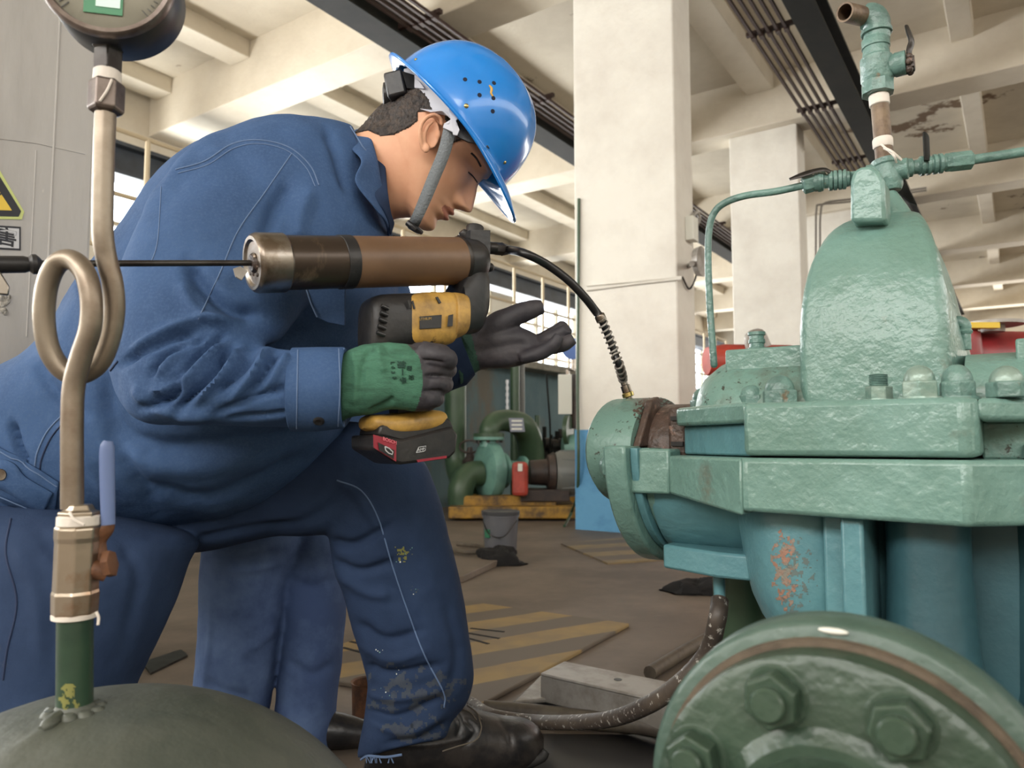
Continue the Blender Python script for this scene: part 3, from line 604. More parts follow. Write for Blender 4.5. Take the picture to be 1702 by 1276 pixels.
# lower flange (thick) and upper flange
low = [(-0.41, 1.0), (-0.274, 0.89), (-0.046, 0.89), (0.03, 0.965), (0.16, 0.965), (0.34, 0.89), (0.6, 0.89), (0.6, 1.40), (-0.274, 1.40), (-0.41, 1.28)]
q = MB()
n = len(low); 
zb = [0.553, 0.538, 0.534, 0.534, 0.534, 0.534, 0.534, 0.534, 0.538, 0.553]
v = [ST(a, b, z) for (a, b), z in zip(low, zb)] + [ST(a, b, ZS - 0.0012) for a, b in low]
q.add(v, [tuple(range(n))[::-1], tuple(range(n, 2 * n))] + [(i, (i + 1) % n, (i + 1) % n + n, i + n) for i in range(n)])
q.obj('lower_flange', 'teal', pump, bev=0.006)
up = [(-0.274, 0.893), (-0.046, 0.893), (-0.034, 0.905), (-0.034, 1.36), (-0.274, 1.36)]
pprism('upper_flange', up, ZS + 0.0012, 0.667, 'teal', bev=0.007)
pprism('upper_flange', [(-0.405, 1.012), (-0.272, 0.9), (-0.272, 1.36), (-0.405, 1.26)], 0.643, 0.669, 'teal', bev=0.005)
pprism('flange_web', [(-0.40, 1.03), (-0.272, 0.915), (-0.272, 1.3), (-0.40, 1.2)], ZS, 0.643, 'teal_bluelit', bev=0.003)
pprism('upper_flange', [(-0.036, 0.906), (0.02, 0.962), (0.16, 0.965), (0.34, 0.893), (0.6, 0.893), (0.6, 1.36), (-0.036, 1.36)], 0.642, 0.6665, 'teal', bev=0.006)
pprism('flange_web', [(-0.036, 0.99), (0.3, 1.0), (0.6, 0.97), (0.6, 1.3), (-0.036, 1.3)], ZS - .002, 0.643, 'teal_dirty', bev=0.003)
q = MB(); q.lathe(ST(0.03, 0.985, ZS), Z, [(0, 0.03), (0.014, 0.028), (0.02, 0.012)], 20); q.obj('boss', 'teal', pump)
# upper casing: left seal hump, right bell, volute arch
def hump(name, s0, s1, rt, rz, tc=TC, m='teal', round0=0.04, round1=0.0, n=28, power=2.0):
    q = MB(); rings = []
    prof = [(s0, 0.45), (s0 + round0 * 0.25, 0.78), (s0 + round0 * 0.6, 0.93), (s0 + round0, 1.0), (s1 - round1 - 0.001, 1.0), (s1 - round1 * 0.4, 0.93), (s1, 0.8 if round1 else 1.0)]
    for s, k in prof:
        rings.append([ST(s, tc + rt * k * (abs(cos(a)) ** (2 / power)) * (1 if cos(a) > 0 else -1), 0.655 + rz * k * (abs(sin(a)) ** (2 / power))) for a in [pi * j / (n - 1) for j in range(n)]])
    q.loft(rings, True); return q.obj(name, m, pump, ang=50)
hump('seal_housing', -0.40, -0.2, 0.135, 0.092, m='teal_dirty', round0=0.06)
hump('suction_casing', -0.05, 0.6, 0.15, 0.075, m='teal', round0=0.0, power=3)
pbox('machined_pad', -0.345, -0.17, 1.05, 1.2, 0.70, 0.752, 'teal', bev=0.003)
pbox('machined_pad', -0.0, 0.5, 1.02, 1.2, 0.69, 0.738, 'teal', bev=0.003)
# plug on left pad
pc = PT(1258, 576, 1.1)
q = MB(); q.lathe(V((pc.x, pc.y, 0.75)), Z, [(0, 0.0125), (0.008, 0.0125), (0.009, 0.0105), (0.014, 0.0105), (0.015, 0.012), (0.02, 0.012), (0.021, 0.0105), (0.026, 0.0105), (0.0265, 0.0125), (0.031, 0.0125)], 20); q.obj('threaded_plug', 'pipe_teal', pump)
# volute arch: silhouette in (t, z), rounded section in s
def arch():
    q = MB(); rings = []
    # stations around arch angle (from front foot over the top to the back foot)
    N = 30
    for i in range(N + 1):
        a = pi * i / N
        tt = TC + 0.03 - cos(a) * 0.165; zz = 0.655 + (sin(a) ** 0.55) * 0.284
        k = sin(a) ** 2.2
        s0 = -0.237 + 0.04 * k; s1 = -0.062 - 0.034 * k
        rings.append((tt, zz, s0, s1))
    # radial section: outer crown (rounded edges) to inner wall
    out = []
    for (tt, zz, s0, s1) in rings:
        c = V((TC + 0.03, 0.655)); d = V((tt, zz)) - c; L = max(d.length, 1e-4); d = d / L
        e = 0.014
        sec = [(s0 - 0.0, -0.158), (s0, -e * 1.6), (s0 + e * 0.18, -e * 0.75), (s0 + e * 0.5, -e * 0.28), (s0 + e, -e * 0.04), ((s0 * 0.7 + s1 * 0.3), 0.003), ((s0 + s1) / 2, 0.004), ((s0 * 0.3 + s1 * 0.7), 0.003), (s1 - e, -e * 0.04), (s1 - e * 0.5, -e * 0.28), (s1 - e * 0.18, -e * 0.75), (s1, -e * 1.6), (s1 + 0.02, -0.158)]
        out.append([ST(s, c.x + d.x * (L + r), max(c.y + d.y * (L + r), 0.65)) for s, r in sec])
    q.loft(out, True); return q.obj('volute_casing', 'teal', pump, ang=60)
arch()
# lifting lug on top of the arch
q = MB(); lug = [PT(x, y, 1.035) for x, y in ((1413, 368), (1413, 300), (1418, 284), (1430, 276), (1448, 275), (1460, 283), (1470, 300), (1473, 368))]
q.prism(lug, U * 0.05); q.obj('lifting_lug', 'teal', pump, bev=0.005)
tb = PT(1492, 348, 1.13)
q = MB(); q.lathe(tb - Z * 0.03, Z - S_ * .25, [(0, 0.026), (0.03, 0.02), (0.045, 0.016), (0.055, 0.013)], 28); q.obj('vent_boss', 'teal', pump)
# bolts
def domenut(px, t, af, hgt, kind, label=None):
    b = PT(px, 660, t); b = V((b.x, b.y, 0.6675)); par = thing_part(kind)
    return b, par
def nutpart(px, t, af, nh, dome, m, m2=None, stud=False, washer=False):
    p0 = PT(px, 660, t); b = V((p0.x, p0.y, 0.667)); r = af / sqrt(3)
    q = MB()
    q.lathe(b, Z, [(0, r * 0.96), (nh * 0.08, r), (nh * 0.92, r), (nh, r * 0.94)], 6, x=V((cos(px * 0.3), sin(px * 0.3), 0)))
    nut = q.obj('hex_nut', m, pump, smooth=False, bev=0.0015)
    q = MB()
    if stud:
        pr = []
        for k in range(7): pr += [(nh + k * dome / 7, af * 0.36), (nh + (k + 0.5) * dome / 7, af * 0.40)]
        q.lathe(b, Z, pr + [(nh + dome, af * 0.3)], 20)
    else:
        pr = [(nh - 0.001, af * 0.47)] + [(nh + dome * sin(a), af * 0.46 * cos(a) + 0.0003) for a in [pi / 2 * k / 8 for k in range(9)]]
        q.lathe(b, Z, pr, 24)
    d = q.obj('stud' if stud else 'dome_cap', m2 or m, nut); sub_parent_fix(d, nut)
    if washer:
        q = MB(); q.lathe(b, Z, [(-0.001, r * 1.2), (0.003, r * 1.15)], 28); w = q.obj('washer', m, pump)
nutpart(1168, 1.075, 0.033, 0.016, 0.018, 'pipe_teal')
nutpart(1249, 1.02, 0.031, 0.017, 0.014, 'pipe_teal')
nutpart(1276, 1.1, 0.034, 0.024, 0.018, 'teal')
nutpart(1296, 1.0, 0.040, 0.021, 0.02, 'pipe_teal')
nutpart(1461, 0.955, 0.026, 0.018, 0.014, 'nutlight', 'pipe_teal', stud=True, washer=True)
nutpart(1529, 0.94, 0.034, 0.021, 0.018, 'nutlight', 'nutlight', washer=True)
nutpart(1592, 0.955, 0.033, 0.02, 0.019, 'pipe_teal', washer=True)
nutpart(1674, 0.945, 0.034, 0.017, 0.017, 'pipe_teal', 'nutlight')
# bearing end: cap, ring, body, trough walls
def halfring(name, s0, s1, r0, r1, a0, a1, m, ct=TC, cz=0.612, n=36, bev=0.003, rt=1.0, **kw):
    q = MB(); rings = []
    for i in range(n + 1):
        a = a0 + (a1 - a0) * i / n
        ca = -cos(a); sa = sin(a)
        rings.append([ST(s0, ct + ca * r1 * rt, cz + sa * r1), ST(s1, ct + ca * r1 * rt, cz + sa * r1), ST(s1, ct + ca * r0 * rt, cz + sa * r0), ST(s0, ct + ca * r0 * rt, cz + sa * r0)])
    q.loft(rings, True); return q.obj(name, m, pump, bev=bev, **kw)
halfring('bearing_bracket_ring', -0.497, -0.462, 0.120, 0.178, -pi * 1.0, 0.02, 'teal', bev=0.004)
halfring('bearing_bracket_ring', -0.462, -0.450, 0.10, 0.162, -pi, 0.0, 'teal_bluelit', bev=0.002)
halfring('bearing_bracket_ring', -0.450, -0.438, 0.10, 0.150, -pi, 0.0, 'teal_dirty', bev=0.002)
# bearing cap (upper)
def capshape(s0, s1, rt, rz, name, m, grow=1.0, ct=TC, cz=0.607):
    q = MB(); rings = []
    for s, k in ((s0, 0.6), (s0 + 0.003, 0.9), (s0 + 0.012, 1.0), (s1 - 0.004, grow), (s1, grow * 0.98)):
        rings.append([ST(s, ct - cos(a) * rt * k, cz + sin(a) * rz * k) for a in [2 * pi * j / 40 for j in range(40)]])
    q.loft(rings, True); return q.obj(name, m, pump, ang=40)
capshape(-0.562, -0.478, 0.128, 0.086, 'bearing_cap', 'teal_dirty')
capshape(-0.478, -0.415, 0.09, 0.074, 'shaft_sleeve', 'grimy')
q = MB()
q.prism([ST(-0.478, 1.02, 0.613), ST(-0.478, 1.07, 0.685), ST(-0.478, 1.10, 0.692), ST(-0.478, 1.10, 0.613)], S_ * 0.012); q.obj('bracket_web', 'grimy', pump, bev=0.003)
pprism('gland_housing', [(-0.428, 1.035), (-0.40, 1.035), (-0.40, 1.24), (-0.428, 1.24)], ZS - 0.02, 0.672, 'grimy', bev=0.006)
for zz in (0.655, 0.618):
    q = MB(); q.box(ST(-0.412, 1.033, zz), (0.009, 0.002, 0.003), AXP); q.obj('slot', 'rubber', pump, smooth=False)
# trough walls (front and back)
pprism('bracket_wall', [(-0.494, 0.985), (-0.405, 0.985), (-0.405, 1.03), (-0.494, 1.03)], 0.548, 0.611, 'teal', bev=0.004)
pprism('bracket_wall', [(-0.494, 1.25), (-0.405, 1.25), (-0.405, 1.29), (-0.494, 1.29)], 0.548, 0.611, 'teal', bev=0.004)
q = MB(); v0 = [ST(-0.406, 0.985, 0.6015), ST(-0.275, 0.888, 0.6015), ST(-0.275, 0.888, 0.533), ST(-0.406, 0.985, 0.549)]
q.prism(v0, U * 0.06); q.obj('bracket_wall', 'teal', pump, bev=0.004)
pprism('trough_floor', [(-0.47, 1.0), (-0.40, 1.0), (-0.40, 1.27), (-0.47, 1.27)], 0.585, 0.600, 'grimy', bev=0.002)
bs_ = MB(); bs_.lathe(ST(-0.50, 1.0, 0.585), -S_, [(-0.005, 0.02), (0.008, 0.02), (0.016, 0.012), (0.02, 0.004)], 8); bs_.obj('cap_bolt', 'teal', pump, smooth=False, bev=0.002)
# lower barrel between bearing and bowl
q = MB(); rings = []
for s_, r_ in ((-0.445, 0.10), (-0.4449, 0.147), (-0.425, 0.15), (-0.325, 0.152), (-0.245, 0.165)):
    rings.append([ST(s_, TC - cos(pi + pi * j / 40) * r_ * (0.96), 0.598 + sin(pi + pi * j / 40) * r_) for j in range(41)])
q.loft(rings, True); q.obj('lower_barrel', 'teal_bluelit', pump)
pprism('bracket_foot', [(-0.438, 1.035), (-0.345, 1.0), (-0.30, 1.0), (-0.30, 1.2), (-0.438, 1.2)], 0.438, 0.472, 'teal_bluelit', bev=0.004)
# bowl
q = MB(); rings = []
for z, sl, rt in ((0.56, -0.345, 0.2), (0.53, -0.345, 0.205), (0.49, -0.338, 0.205), (0.45, -0.333, 0.203), (0.42, -0.325, 0.198), (0.395, -0.314, 0.19), (0.372, -0.298, 0.18), (0.352, -0.275, 0.165), (0.335, -0.245, 0.145), (0.31, -0.2, 0.12), (0.2, -0.16, 0.1)):
    sr = -0.125; cs = (sl + sr) / 2; rs = (sr - sl) / 2
    rings.append([ST(cs - cos(a) * rs, TC - sin(a) * rt, z) for a in [2 * pi * j / 64 for j in range(64)]])
q.loft(rings, True); q.obj('suction_bowl', 'teal_bluelit', pump, ang=60)
def rib(name, s0, s1, t0, z0, z1, m, t1=1.1): return pbox(name, s0, s1, t0, t1, z0, z1, m, bev=0.004)
rib('casing_rib', -0.172, -0.148, 0.908, 0.30, 0.536, 'teal_bluelit')
rib('casing_rib', -0.196, -0.170, 0.935, 0.30, 0.536, 'teal_bluelit')
q = MB(); q.lathe(ST(-0.093, 0.985, 0.54), -Z, [(0, 0.044), (0.05, 0.043), (0.16, 0.048), (0.22, 0.06), (0.28, 0.08)], 40); q.obj('outlet_neck', 'teal_shaded', pump)
q = MB(); q.lathe(ST(0.16, 1.12, 0.54), -Z, [(0, 0.19), (0.06, 0.19), (0.2, 0.195), (0.30, 0.21), (0.36, 0.2), (0.42, 0.17)], 64); q.obj('volute_barrel', 'teal_shaded', pump)
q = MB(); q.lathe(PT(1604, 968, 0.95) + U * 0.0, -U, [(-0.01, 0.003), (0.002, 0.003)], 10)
pbox('casing_wall', -0.17, 0.55, 1.03, 1.3, 0.1, 0.536, 'teal_shaded', bev=0.01)
pbox('pump_foot', -0.25, 0.5, 1.0, 1.3, 0.02, 0.3, 'teal_shaded', bev=0.02)
pbox('pump_foot', -0.45, 0.6, 0.98, 1.32, 0.0, 0.05, 'teal_shaded', bev=0.01)
# drain nipple
dn = PT(1195, 940, 1.06)
q = MB(); q.tube([dn + Z * 0.02, dn - Z * 0.035, dn - Z * 0.065], [0.0085, 0.0085, 0.0075], 16); q.obj('drain_nipple', 'teal_bluelit', pump)
# discharge / suction flange facing the camera
FC = ST(-0.1, 0.52, 0.381)
fl_ = []
q = MB(); q.lathe(FC, U, [(-0.012, 0.10), (-0.012, 0.1225), (-0.009, 0.1265), (0.016, 0.128), (0.02, 0.125), (0.02, 0.085)], 80)
q.tube([FC + U * .018, FC + U * .08 - Z * .005, FC + U * .2 - Z * .035, FC + U * .34 - Z * .07, FC + U * .46 - Z * .09], [.08, .08, .082, .085, .09], 40, sm=5)
q.obj('nozzle_flange', 'rimgreen', pump, ang=50)
gk = MB(); gk.lathe(FC, U, [(-0.019, 0.09), (-0.019, 0.116), (-0.012, 0.117), (-0.012, 0.09)], 80); gk.obj('gasket', 'gasket', pump)
pf = thing('pipe_flange', FC - Z * 0.381, 'dark green bolted pipe flange in the lower right foreground', 'flange')
FF = FC - U * 0.04
q = MB(); q.lathe(FF, U, [(0.0, 0.04), (-0.001, 0.106), (0.002, 0.1115), (0.0205, 0.1125), (0.0205, 0.06)], 80); q.obj('flange_disc', 'green', pf, ang=50)
q = MB(); q.lathe(FF, U, [(-0.006, 0.062), (-0.003, 0.066), (0.0, 0.072)], 60); q.obj('weld_bead', 'green', pf)
q = MB(); ep_ = [FF + U * 0.0, FF - U * 0.02 - Z * 0.002, FF - U * 0.05 - Z * 0.014, FF - U * 0.075 - Z * 0.04, FF - U * 0.085 - Z * 0.09, FF - U * 0.085 - Z * 0.34]
q.tube(ep_, 0.056, 40, sm=6); q.obj('pipe_elbow', 'green', pf)
for k in range(8):
    a = radians(64 + 45 * k + 1); cpos = FF + (S_ * cos(a) + Z * sin(a)) * 0.0895
    x = S_ * cos(a * 3 + k) + Z * sin(a * 3 + k)
    q = MB(); q.lathe(cpos, -U, [(0, 0.0195), (0.0012, 0.0195), (0.0016, 0.017)], 32); q.lathe(cpos, -U, [(0.001, 0.0155), (0.0025, 0.017), (0.014, 0.017), (0.0155, 0.0155)], 6, x=x)
    b = q.obj('bolt', 'green', pf, smooth=False, bev=0.001, seg=2)
    q = MB(); q.lathe(cpos, -U, [(0.015, 0.0102), (0.021, 0.0102), (0.0225, 0.0088)], 24); t = q.obj('bolt_end', 'green', b); sub_parent_fix(t, b)
# paint chip on the flange rim
q = MB(); q.ell(FC - U * 0.013 + Z * 0.1215 + S_ * -0.002, (0.009, 0.002, 0.002), AXP, 14, 8); q.obj('paint_chip', 'white', pf)
q = MB(); a = PT(1235, 1000, 1.3); q.tube([V((a.x, a.y, 0.42)), V((a.x, a.y, 0.0))], 0.05, 20); q.obj('support_pipe', 'bggreen', label='green support pipe standing on the floor below the teal pump bowl', cat='pipe')

# ---------------------------------------------------------------- vent piping on top
vt = thing('vent_pipe', tb, 'rusty brown vent pipe with teal valve and open elbow on top of the pump', 'vent pipe')
vx = tb + Z * 0.09; 
TV = 1.13
def X_(px, py, t=TV): return PT(px, py, t)
q = MB(); xa_ = X_(1480, 318); xb_ = X_(1471, 260); q.lathe(xa_, xb_ - xa_, [(0, 0.014), (0.006, 0.017), (0.02, 0.0185), (0.036, 0.0175), (0.038, 0.019), (0.045, 0.019), (0.046, .012)], 24); q.lathe(X_(1474, 286), S_, [(-.026, .012), (-.025, .0145), (.026, .0145), (.027, .012)], 20); q.obj('cross_fitting', 'pipe_teal', vt)
top0 = X_(1470, 262); top1 = X_(1461, 160)
q = MB(); q.tube([top0 - Z * 0.03, top0, top1, top1 + Z * 0.02], 0.0118, 24); q.obj('pipe', 'rustpipe', vt)
d = (top1 - top0).normalized()
q = MB(); q.lathe(X_(1468, 246), d, [(0, 0.0122), (0.002, 0.0132), (0.012, 0.0132), (0.014, 0.0122)], 24); q.obj('thread_tape', 'tape', vt)
q = MB(); q.lathe(X_(1462, 176), d, [(0, 0.0122), (0.001, 0.0132), (0.014, 0.0132), (0.016, 0.0122)], 24); q.obj('thread_tape', 'tape', vt)
q = MB(); q.tube([X_(1470, 246, 1.11), X_(1482, 252, 1.10), X_(1498, 266, 1.11)], 0.002, 6, sm=4); q.tube([X_(1465, 240, 1.11), X_(1485, 258, 1.10), X_(1490, 270, 1.11)], 0.0015, 6, sm=4); q.obj('loose_tape', 'tape', vt)
vb0 = X_(1459, 158); vb1 = X_(1455, 62)
dv = (vb1 - vb0).normalized(); L = (vb1 - vb0).length
q = MB(); q.lathe(vb0, dv, [(0, 0.017), (0.001, 0.0215), (0.018, 0.0215), (0.020, 0.019)], 8); q.lathe(vb0, dv, [(0.018, 0.0195), (0.022, 0.0215), (L * 0.62, 0.0215), (L * 0.66, 0.018), (L * 0.80, 0.017), (L * 0.81, 0.0185), (L * 0.95, 0.0185), (L, 0.015)], 28)
q.lathe(X_(1462, 115), S_, [(0, 0.014), (0.014, 0.013), (0.02, 0.0165), (0.033, 0.0165), (0.034, 0.008)], 24)
vbd = q.obj('valve_body', 'pipe_teal', vt, ang=40)
q = MB(); hc = X_(1512, 107); q.tube([X_(1490, 112), hc + S_ * 0.006], 0.006, 10); q.lathe(hc, S_, [(-0.003, 0.011), (0.006, 0.011)], 6)
for k in range(6): q.ell(hc + (U * cos(k * pi / 3) + Z * sin(k * pi / 3)) * 0.010, (0.005, 0.005, 0.005), AXP, 10, 6)
q.obj('stem_nut', 'grimy', vt)
q = MB(); lv = [X_(1512, 102), X_(1511, 84), X_(1515, 70), X_(1511, 56), X_(1507, 44)]
q.tube([p + U * 0.0 for p in lv], [0.007, 0.0075, 0.008, 0.008, 0.006], 12, sm=4, flat=0.4); q.obj('lever', 'darksteel', vt)
# reducer, elbow, open stub
q = MB(); q.tube([X_(1457, 66), X_(1458, 50), X_(1456, 38), X_(1448, 30), X_(1438, 29)], [0.0175, 0.0175, 0.0185, 0.0195, 0.0185], 24, sm=5); q.lathe(X_(1457, 58), dv, [(0, 0.019), (0.001, 0.0205), (0.006, 0.0205), (0.007, 0.019)], 24); q.obj('elbow', 'pipe_teal', vt)
e0 = X_(1441, 29); e1 = X_(1404, 20, 1.08); dd = (e1 - e0).normalized(); LL = (e1 - e0).length
q = MB(); q.lathe(e0, dd, [(0, 0.013), (LL, 0.013), (LL, 0.0105), (0.004, 0.0105), (0.004, 0.001)], 24); q.obj('open_stub', 'rustpipe', vt)
# side tubes
def inline_valve(par, pts, r):  # hex nuts and body between points a..b
    a, b = V(pts[0]), V(pts[1]); d = (b - a).normalized(); L = (b - a).length
    q = MB(); q.lathe(a, d, [(0, r * 1.2), (L * 0.08, r * 1.5), (L * 0.3, r * 1.5), (L * 0.33, r * 1.15), (L * 0.42, r * 1.15), (L * 0.44, r * 1.35), (L * 0.9, r * 1.3), (L, r * 1.2)], 20)
    for f in (0.2, 0.5, 0.62, 0.75, 0.86): q.lathe(a + d * L * f, d, [(-0.003, r * 1.3), (-0.002, r * 1.6), (0.002, r * 1.6), (0.003, r * 1.3)], 18)
    q.obj('valve_body', 'pipe_teal', par, ang=40)
lt = thing('flush_tube', X_(1400, 298), 'thin teal tube bending down from the pump top to its left seal housing', 'tube')
jl = X_(1462, 290); la = X_(1412, 297, 1.09); lb = X_(1350, 304, 1.08); lc = X_(1333, 309, 1.075)
q = MB(); q.tube([jl, la], 0.0095, 16); inline_valve(lt, (lb, la), 0.0085); q.obj('connector', 'pipe_teal', lt)
d = (lb - lc).normalized(); q = MB(); q.lathe(lc, d, [(0, 0.008), (0.002, 0.0125), (0.016, 0.0125), (0.018, 0.01)], 6); q.lathe(lc, d, [(0.018, 0.009), (0.026, 0.009), (0.026, 0.0115), (0.032, 0.0115), (0.033, 0.008)], 16); q.obj('compression_nut', 'pipe_teal', lt, smooth=False, bev=0.0008)
q = MB(); q.tube([lc + d * 0.004, X_(1290, 318, 1.075), X_(1240, 325, 1.075), X_(1207, 336, 1.075), X_(1188, 352, 1.075), X_(1179, 380, 1.075), X_(1177, 430, 1.075), X_(1180, 510, 1.075), X_(1186, 596, 1.075), X_(1187, 606, 1.08)], 0.0052, 14, sm=6); q.obj('tube', 'pipe_teal', lt)
q = MB(); q.tube([X_(1312, 298, 1.06), X_(1335, 290, 1.065), X_(1358, 283, 1.07), X_(1372, 282, 1.07), X_(1384, 288, 1.08), X_(1402, 284, 1.08)], [0.003, 0.006, 0.005, 0.004, 0.005, 0.003], 10, sm=4, flat=0.4); q.obj('lever', 'darksteel', lt)
rt_ = thing('flush_tube', X_(1600, 266), 'thin teal tube running right from the pump top out of view', 'tube')
ra = X_(1490, 282, 1.14); rb = X_(1575, 270, 1.16); rc = X_(1612, 266, 1.17)
inline_valve(rt_, (ra, rb), 0.0085)
d = (rc - rb).normalized(); q = MB(); q.lathe(rb, d, [(-0.004, 0.01), (-0.003, 0.0125), (0.004, 0.0125), (0.006, 0.009), (0.01, 0.009)], 6); q.lathe(rc, -d, [(-0.004, 0.008), (-0.002, 0.013), (0.024, 0.013), (0.026, 0.009)], 6); q.obj('compression_nut', 'pipe_teal', rt_, smooth=False, bev=0.0008)
q = MB(); q.tube([rc, X_(1660, 259, 1.19), X_(1740, 246, 1.22), X_(1850, 228, 1.25)], 0.0068, 14, sm=4); q.obj('tube', 'pipe_teal', rt_)
q = MB(); q.tube([X_(1541, 268, 1.14), X_(1540, 250, 1.14), X_(1539, 226, 1.15)], [0.009, 0.0095, 0.0095], 12, sm=3, flat=0.35); q.obj('lever', 'steel_blk', rt_)
# black lever blade behind the fitting
q = MB(); q.prism([X_(1488, 318, 1.2), X_(1505, 300, 1.2), X_(1512, 316, 1.2), X_(1524, 340, 1.2), X_(1512, 336, 1.2)], U * 0.012); q.obj('vent_valve_lever', 'steel_blk', label='black lever blade hanging behind the cross fitting on the pump', cat='lever', bev=0.002)
# stub elbow on right pad and wires
es_ = thing('elbow_stub', PT(1598, 550, 1.1), 'small teal elbow stub standing on the pad at the right of the pump arch', 'pipe fitting')
b = PT(1604, 553, 1.1); b = V((b.x, b.y, 0.737))
q = MB(); q.tube([b, b + Z * 0.022, b + Z * 0.031, b + Z * 0.036 - S_ * 0.006, b + Z * 0.036 - S_ * 0.013], [0.0065, 0.0065, 0.0075, 0.008, 0.007], 16, sm=4); q.lathe(b + Z * 0.022, Z, [(-0.002, 0.0075), (0.001, 0.009), (0.004, 0.0075)], 16); q.obj('elbow', 'pipe_teal', es_)
q = MB(); q.tube([b + Z * 0.036 - S_ * 0.012, b + Z * 0.034 - S_ * 0.024], 0.008, 12); q.tube([b + Z * 0.034 - S_ * 0.02, b + Z * 0.07 - S_ * 0.026, b + Z * 0.11 - S_ * 0.034], 0.0025, 8, sm=4); q.obj('coupling', 'grimy', es_)

# red machines far behind the pump
rm = thing('red_pump', P(1640, 560, 3.6), 'crimson pump casing seen behind the right end of the teal pump', 'pump')
c = P(1660, 600, 3.6)
q = MB(); q.lathe(c - V((0.45, 0, 0)), V((1, 0.15, 0)), [(0, 0.05), (0, 0.13), (0.3, 0.155), (1.0, 0.16), (1.5, 0.12)], 32); q.obj('casing', 'redpump', rm)
q = MB(); q.lathe(V((P(1650, 545, 3.5).x, 3.5, P(1650, 545, 3.5).z - 0.02)), Z, [(0, 0.05), (0.03, 0.05), (0.03, 0.13), (0.045, 0.13), (0.05, 0.1), (0.05, 0.02)], 28); q.obj('flange', 'galv', rm)
q = MB(); q.lathe(c - V((0.25, 0.1, 0.0)) , Z, [(0, 0.1), (0.12, 0.09), (0.15, 0.05)], 20); q.obj('housing', 'redpump', rm)
q = MB(); q.box(P(1625, 541, 3.4), (0.09, 0.02, 0.013)); q.obj('yellow_tag', 'signy', rm, smooth=False)
q = MB(); q.box(V((c.x, c.y, 0.45)), (0.5, 0.2, 0.45)); q.obj('base', 'redpump', rm, smooth=False, bev=0.02)
rm2 = thing('red_pump', P(1205, 600, 4.3), 'red pump casing glimpsed between the middle column and the teal pump', 'pump')
c = P(1232, 600, 4.3)
q = MB(); q.lathe(c - V((0.2, 0, 0)), V((1, 0.1, 0)), [(0, 0.02), (0, 0.08), (0.1, 0.1), (0.5, 0.1), (0.55, 0.04)], 28); q.obj('casing', 'redpaint', rm2)
q = MB(); q.tube([c + V((0.03, -0.05, 0.06)), c + V((0.03, -0.05, 0.14)), c + V((0.1, -0.05, 0.16)), c + V((0.14, -0.05, 0.08))], 0.02, 10, sm=4); q.obj('pipe', 'galv', rm2)
q = MB(); q.box(V((c.x, c.y, 0.45)), (0.22, 0.14, 0.45)); q.obj('base', 'redpaint', rm2, smooth=False, bev=0.02)

# ---------------------------------------------------------------- hoses and steel channel under the pump
q = MB(); q.tube([dn - Z * 0.048, PT(1192, 1030, 1.04), P(1175, 1085, 1.10), P(1130, 1135, 1.13), P(1070, 1175, 1.2), P(1000, 1197, 1.38), P(900, 1200, 1.58), P(820, 1190, 1.64), P(780, 1168, 1.72)], [0.0125, 0.0125, 0.0128, 0.013, 0.0135, 0.014, 0.0145, 0.015, 0.015], 18, sm=8)
q.obj('drain_hose', 'hosespeck', label='paint flecked rubber drain hose curving from the pump nipple to the floor', cat='hose')
q = MB(); q.tube([FL(804, 1172, 0.03), FL(880, 1184, 0.02), FL(980, 1196, 0.02), FL(1080, 1206, 0.03), FL(1180, 1230, 0.03)], [0.012, 0.019, 0.02, 0.02, 0.02], 14, sm=6); q.obj('hose', 'hosegrey', label='grey hose lying straight on the floor behind the black shoe', cat='hose')
q = MB(); q.tube([FL(1080, 1118, 0.02), FL(1150, 1075, 0.02), FL(1230, 1030, 0.02)], 0.018, 12, sm=4); q.obj('pipe', 'hosegrey', label='dusty grey pipe on the floor running away under the pump', cat='pipe')
cf = thing('channel_frame', FL(990, 1170), 'dusty grey steel channel frame on the floor with a bolt hole', 'steel frame')
def fpr(name, pix, z0, z1, m='galv'):
    q = MB(); q.prism([FL(x, y, z1) - Z * (z1 - z0) for x, y in pix], Z * (z1 - z0)); return q.obj(name, m, cf, smooth=False, bev=0.003)
fpr('channel_top', ((938, 1098), (1200, 1150), (1168, 1180), (898, 1118)), 0.088, 0.095)
fpr('channel_web', ((903, 1119), (1172, 1180), (1168, 1184), (898, 1122)), 0.03, 0.088)
fpr('channel_arm', ((898, 1122), (938, 1130), (908, 1160), (855, 1165)), 0.03, 0.04)
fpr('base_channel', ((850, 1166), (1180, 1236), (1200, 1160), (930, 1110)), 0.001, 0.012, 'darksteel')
q = MB(); p0 = FL(1027, 1129, 0.0952); q.lathe(p0, Z, [(0, 0.009), (0.0006, 0.009)], 20); q.obj('bolt_hole', 'rubber', cf, smooth=False)

# ================================================================== THE WORKER (facing right, bent over the grease gun)
man = thing('person', V((-0.35, 1.25, 0)), 'person bent forward in blue denim work clothes holding the grease gun', 'person')
EH = P(720, 232, 1.22); HF = V((0.7071, 0, -0.7071)); HU = V((0.7071, 0, 0.7071)); HW = V((0, -1, 0))
def HL(f, w, h): return EH + HF * f + HW * w + HU * h
def tab(x, t):
    xs = [a[0] for a in t]
    out = []
    for k in range(1, len(t[0])): out.append(float(np.interp(x, xs, [a[k] for a in t])))
    return out
HT = [(-.121, .074, .096, .012), (-.117, .058, .102, .024), (-.110, .040, .106, .034), (-.095, .012, .106, .044), (-.080, -.012, .1045, .051), (-.065, -.042, .1045, .058), (-.045, -.072, .1045, .064),
      (-.02, -.085, .103, .070), (0, -.092, .101, .073), (.025, -.095, .108, .075), (.05, -.095, .108, .076), (.08, -.088, .095, .072), (.105, -.07, .07, .058), (.125, -.04, .04, .035), (.132, -.015, .015, .012)]
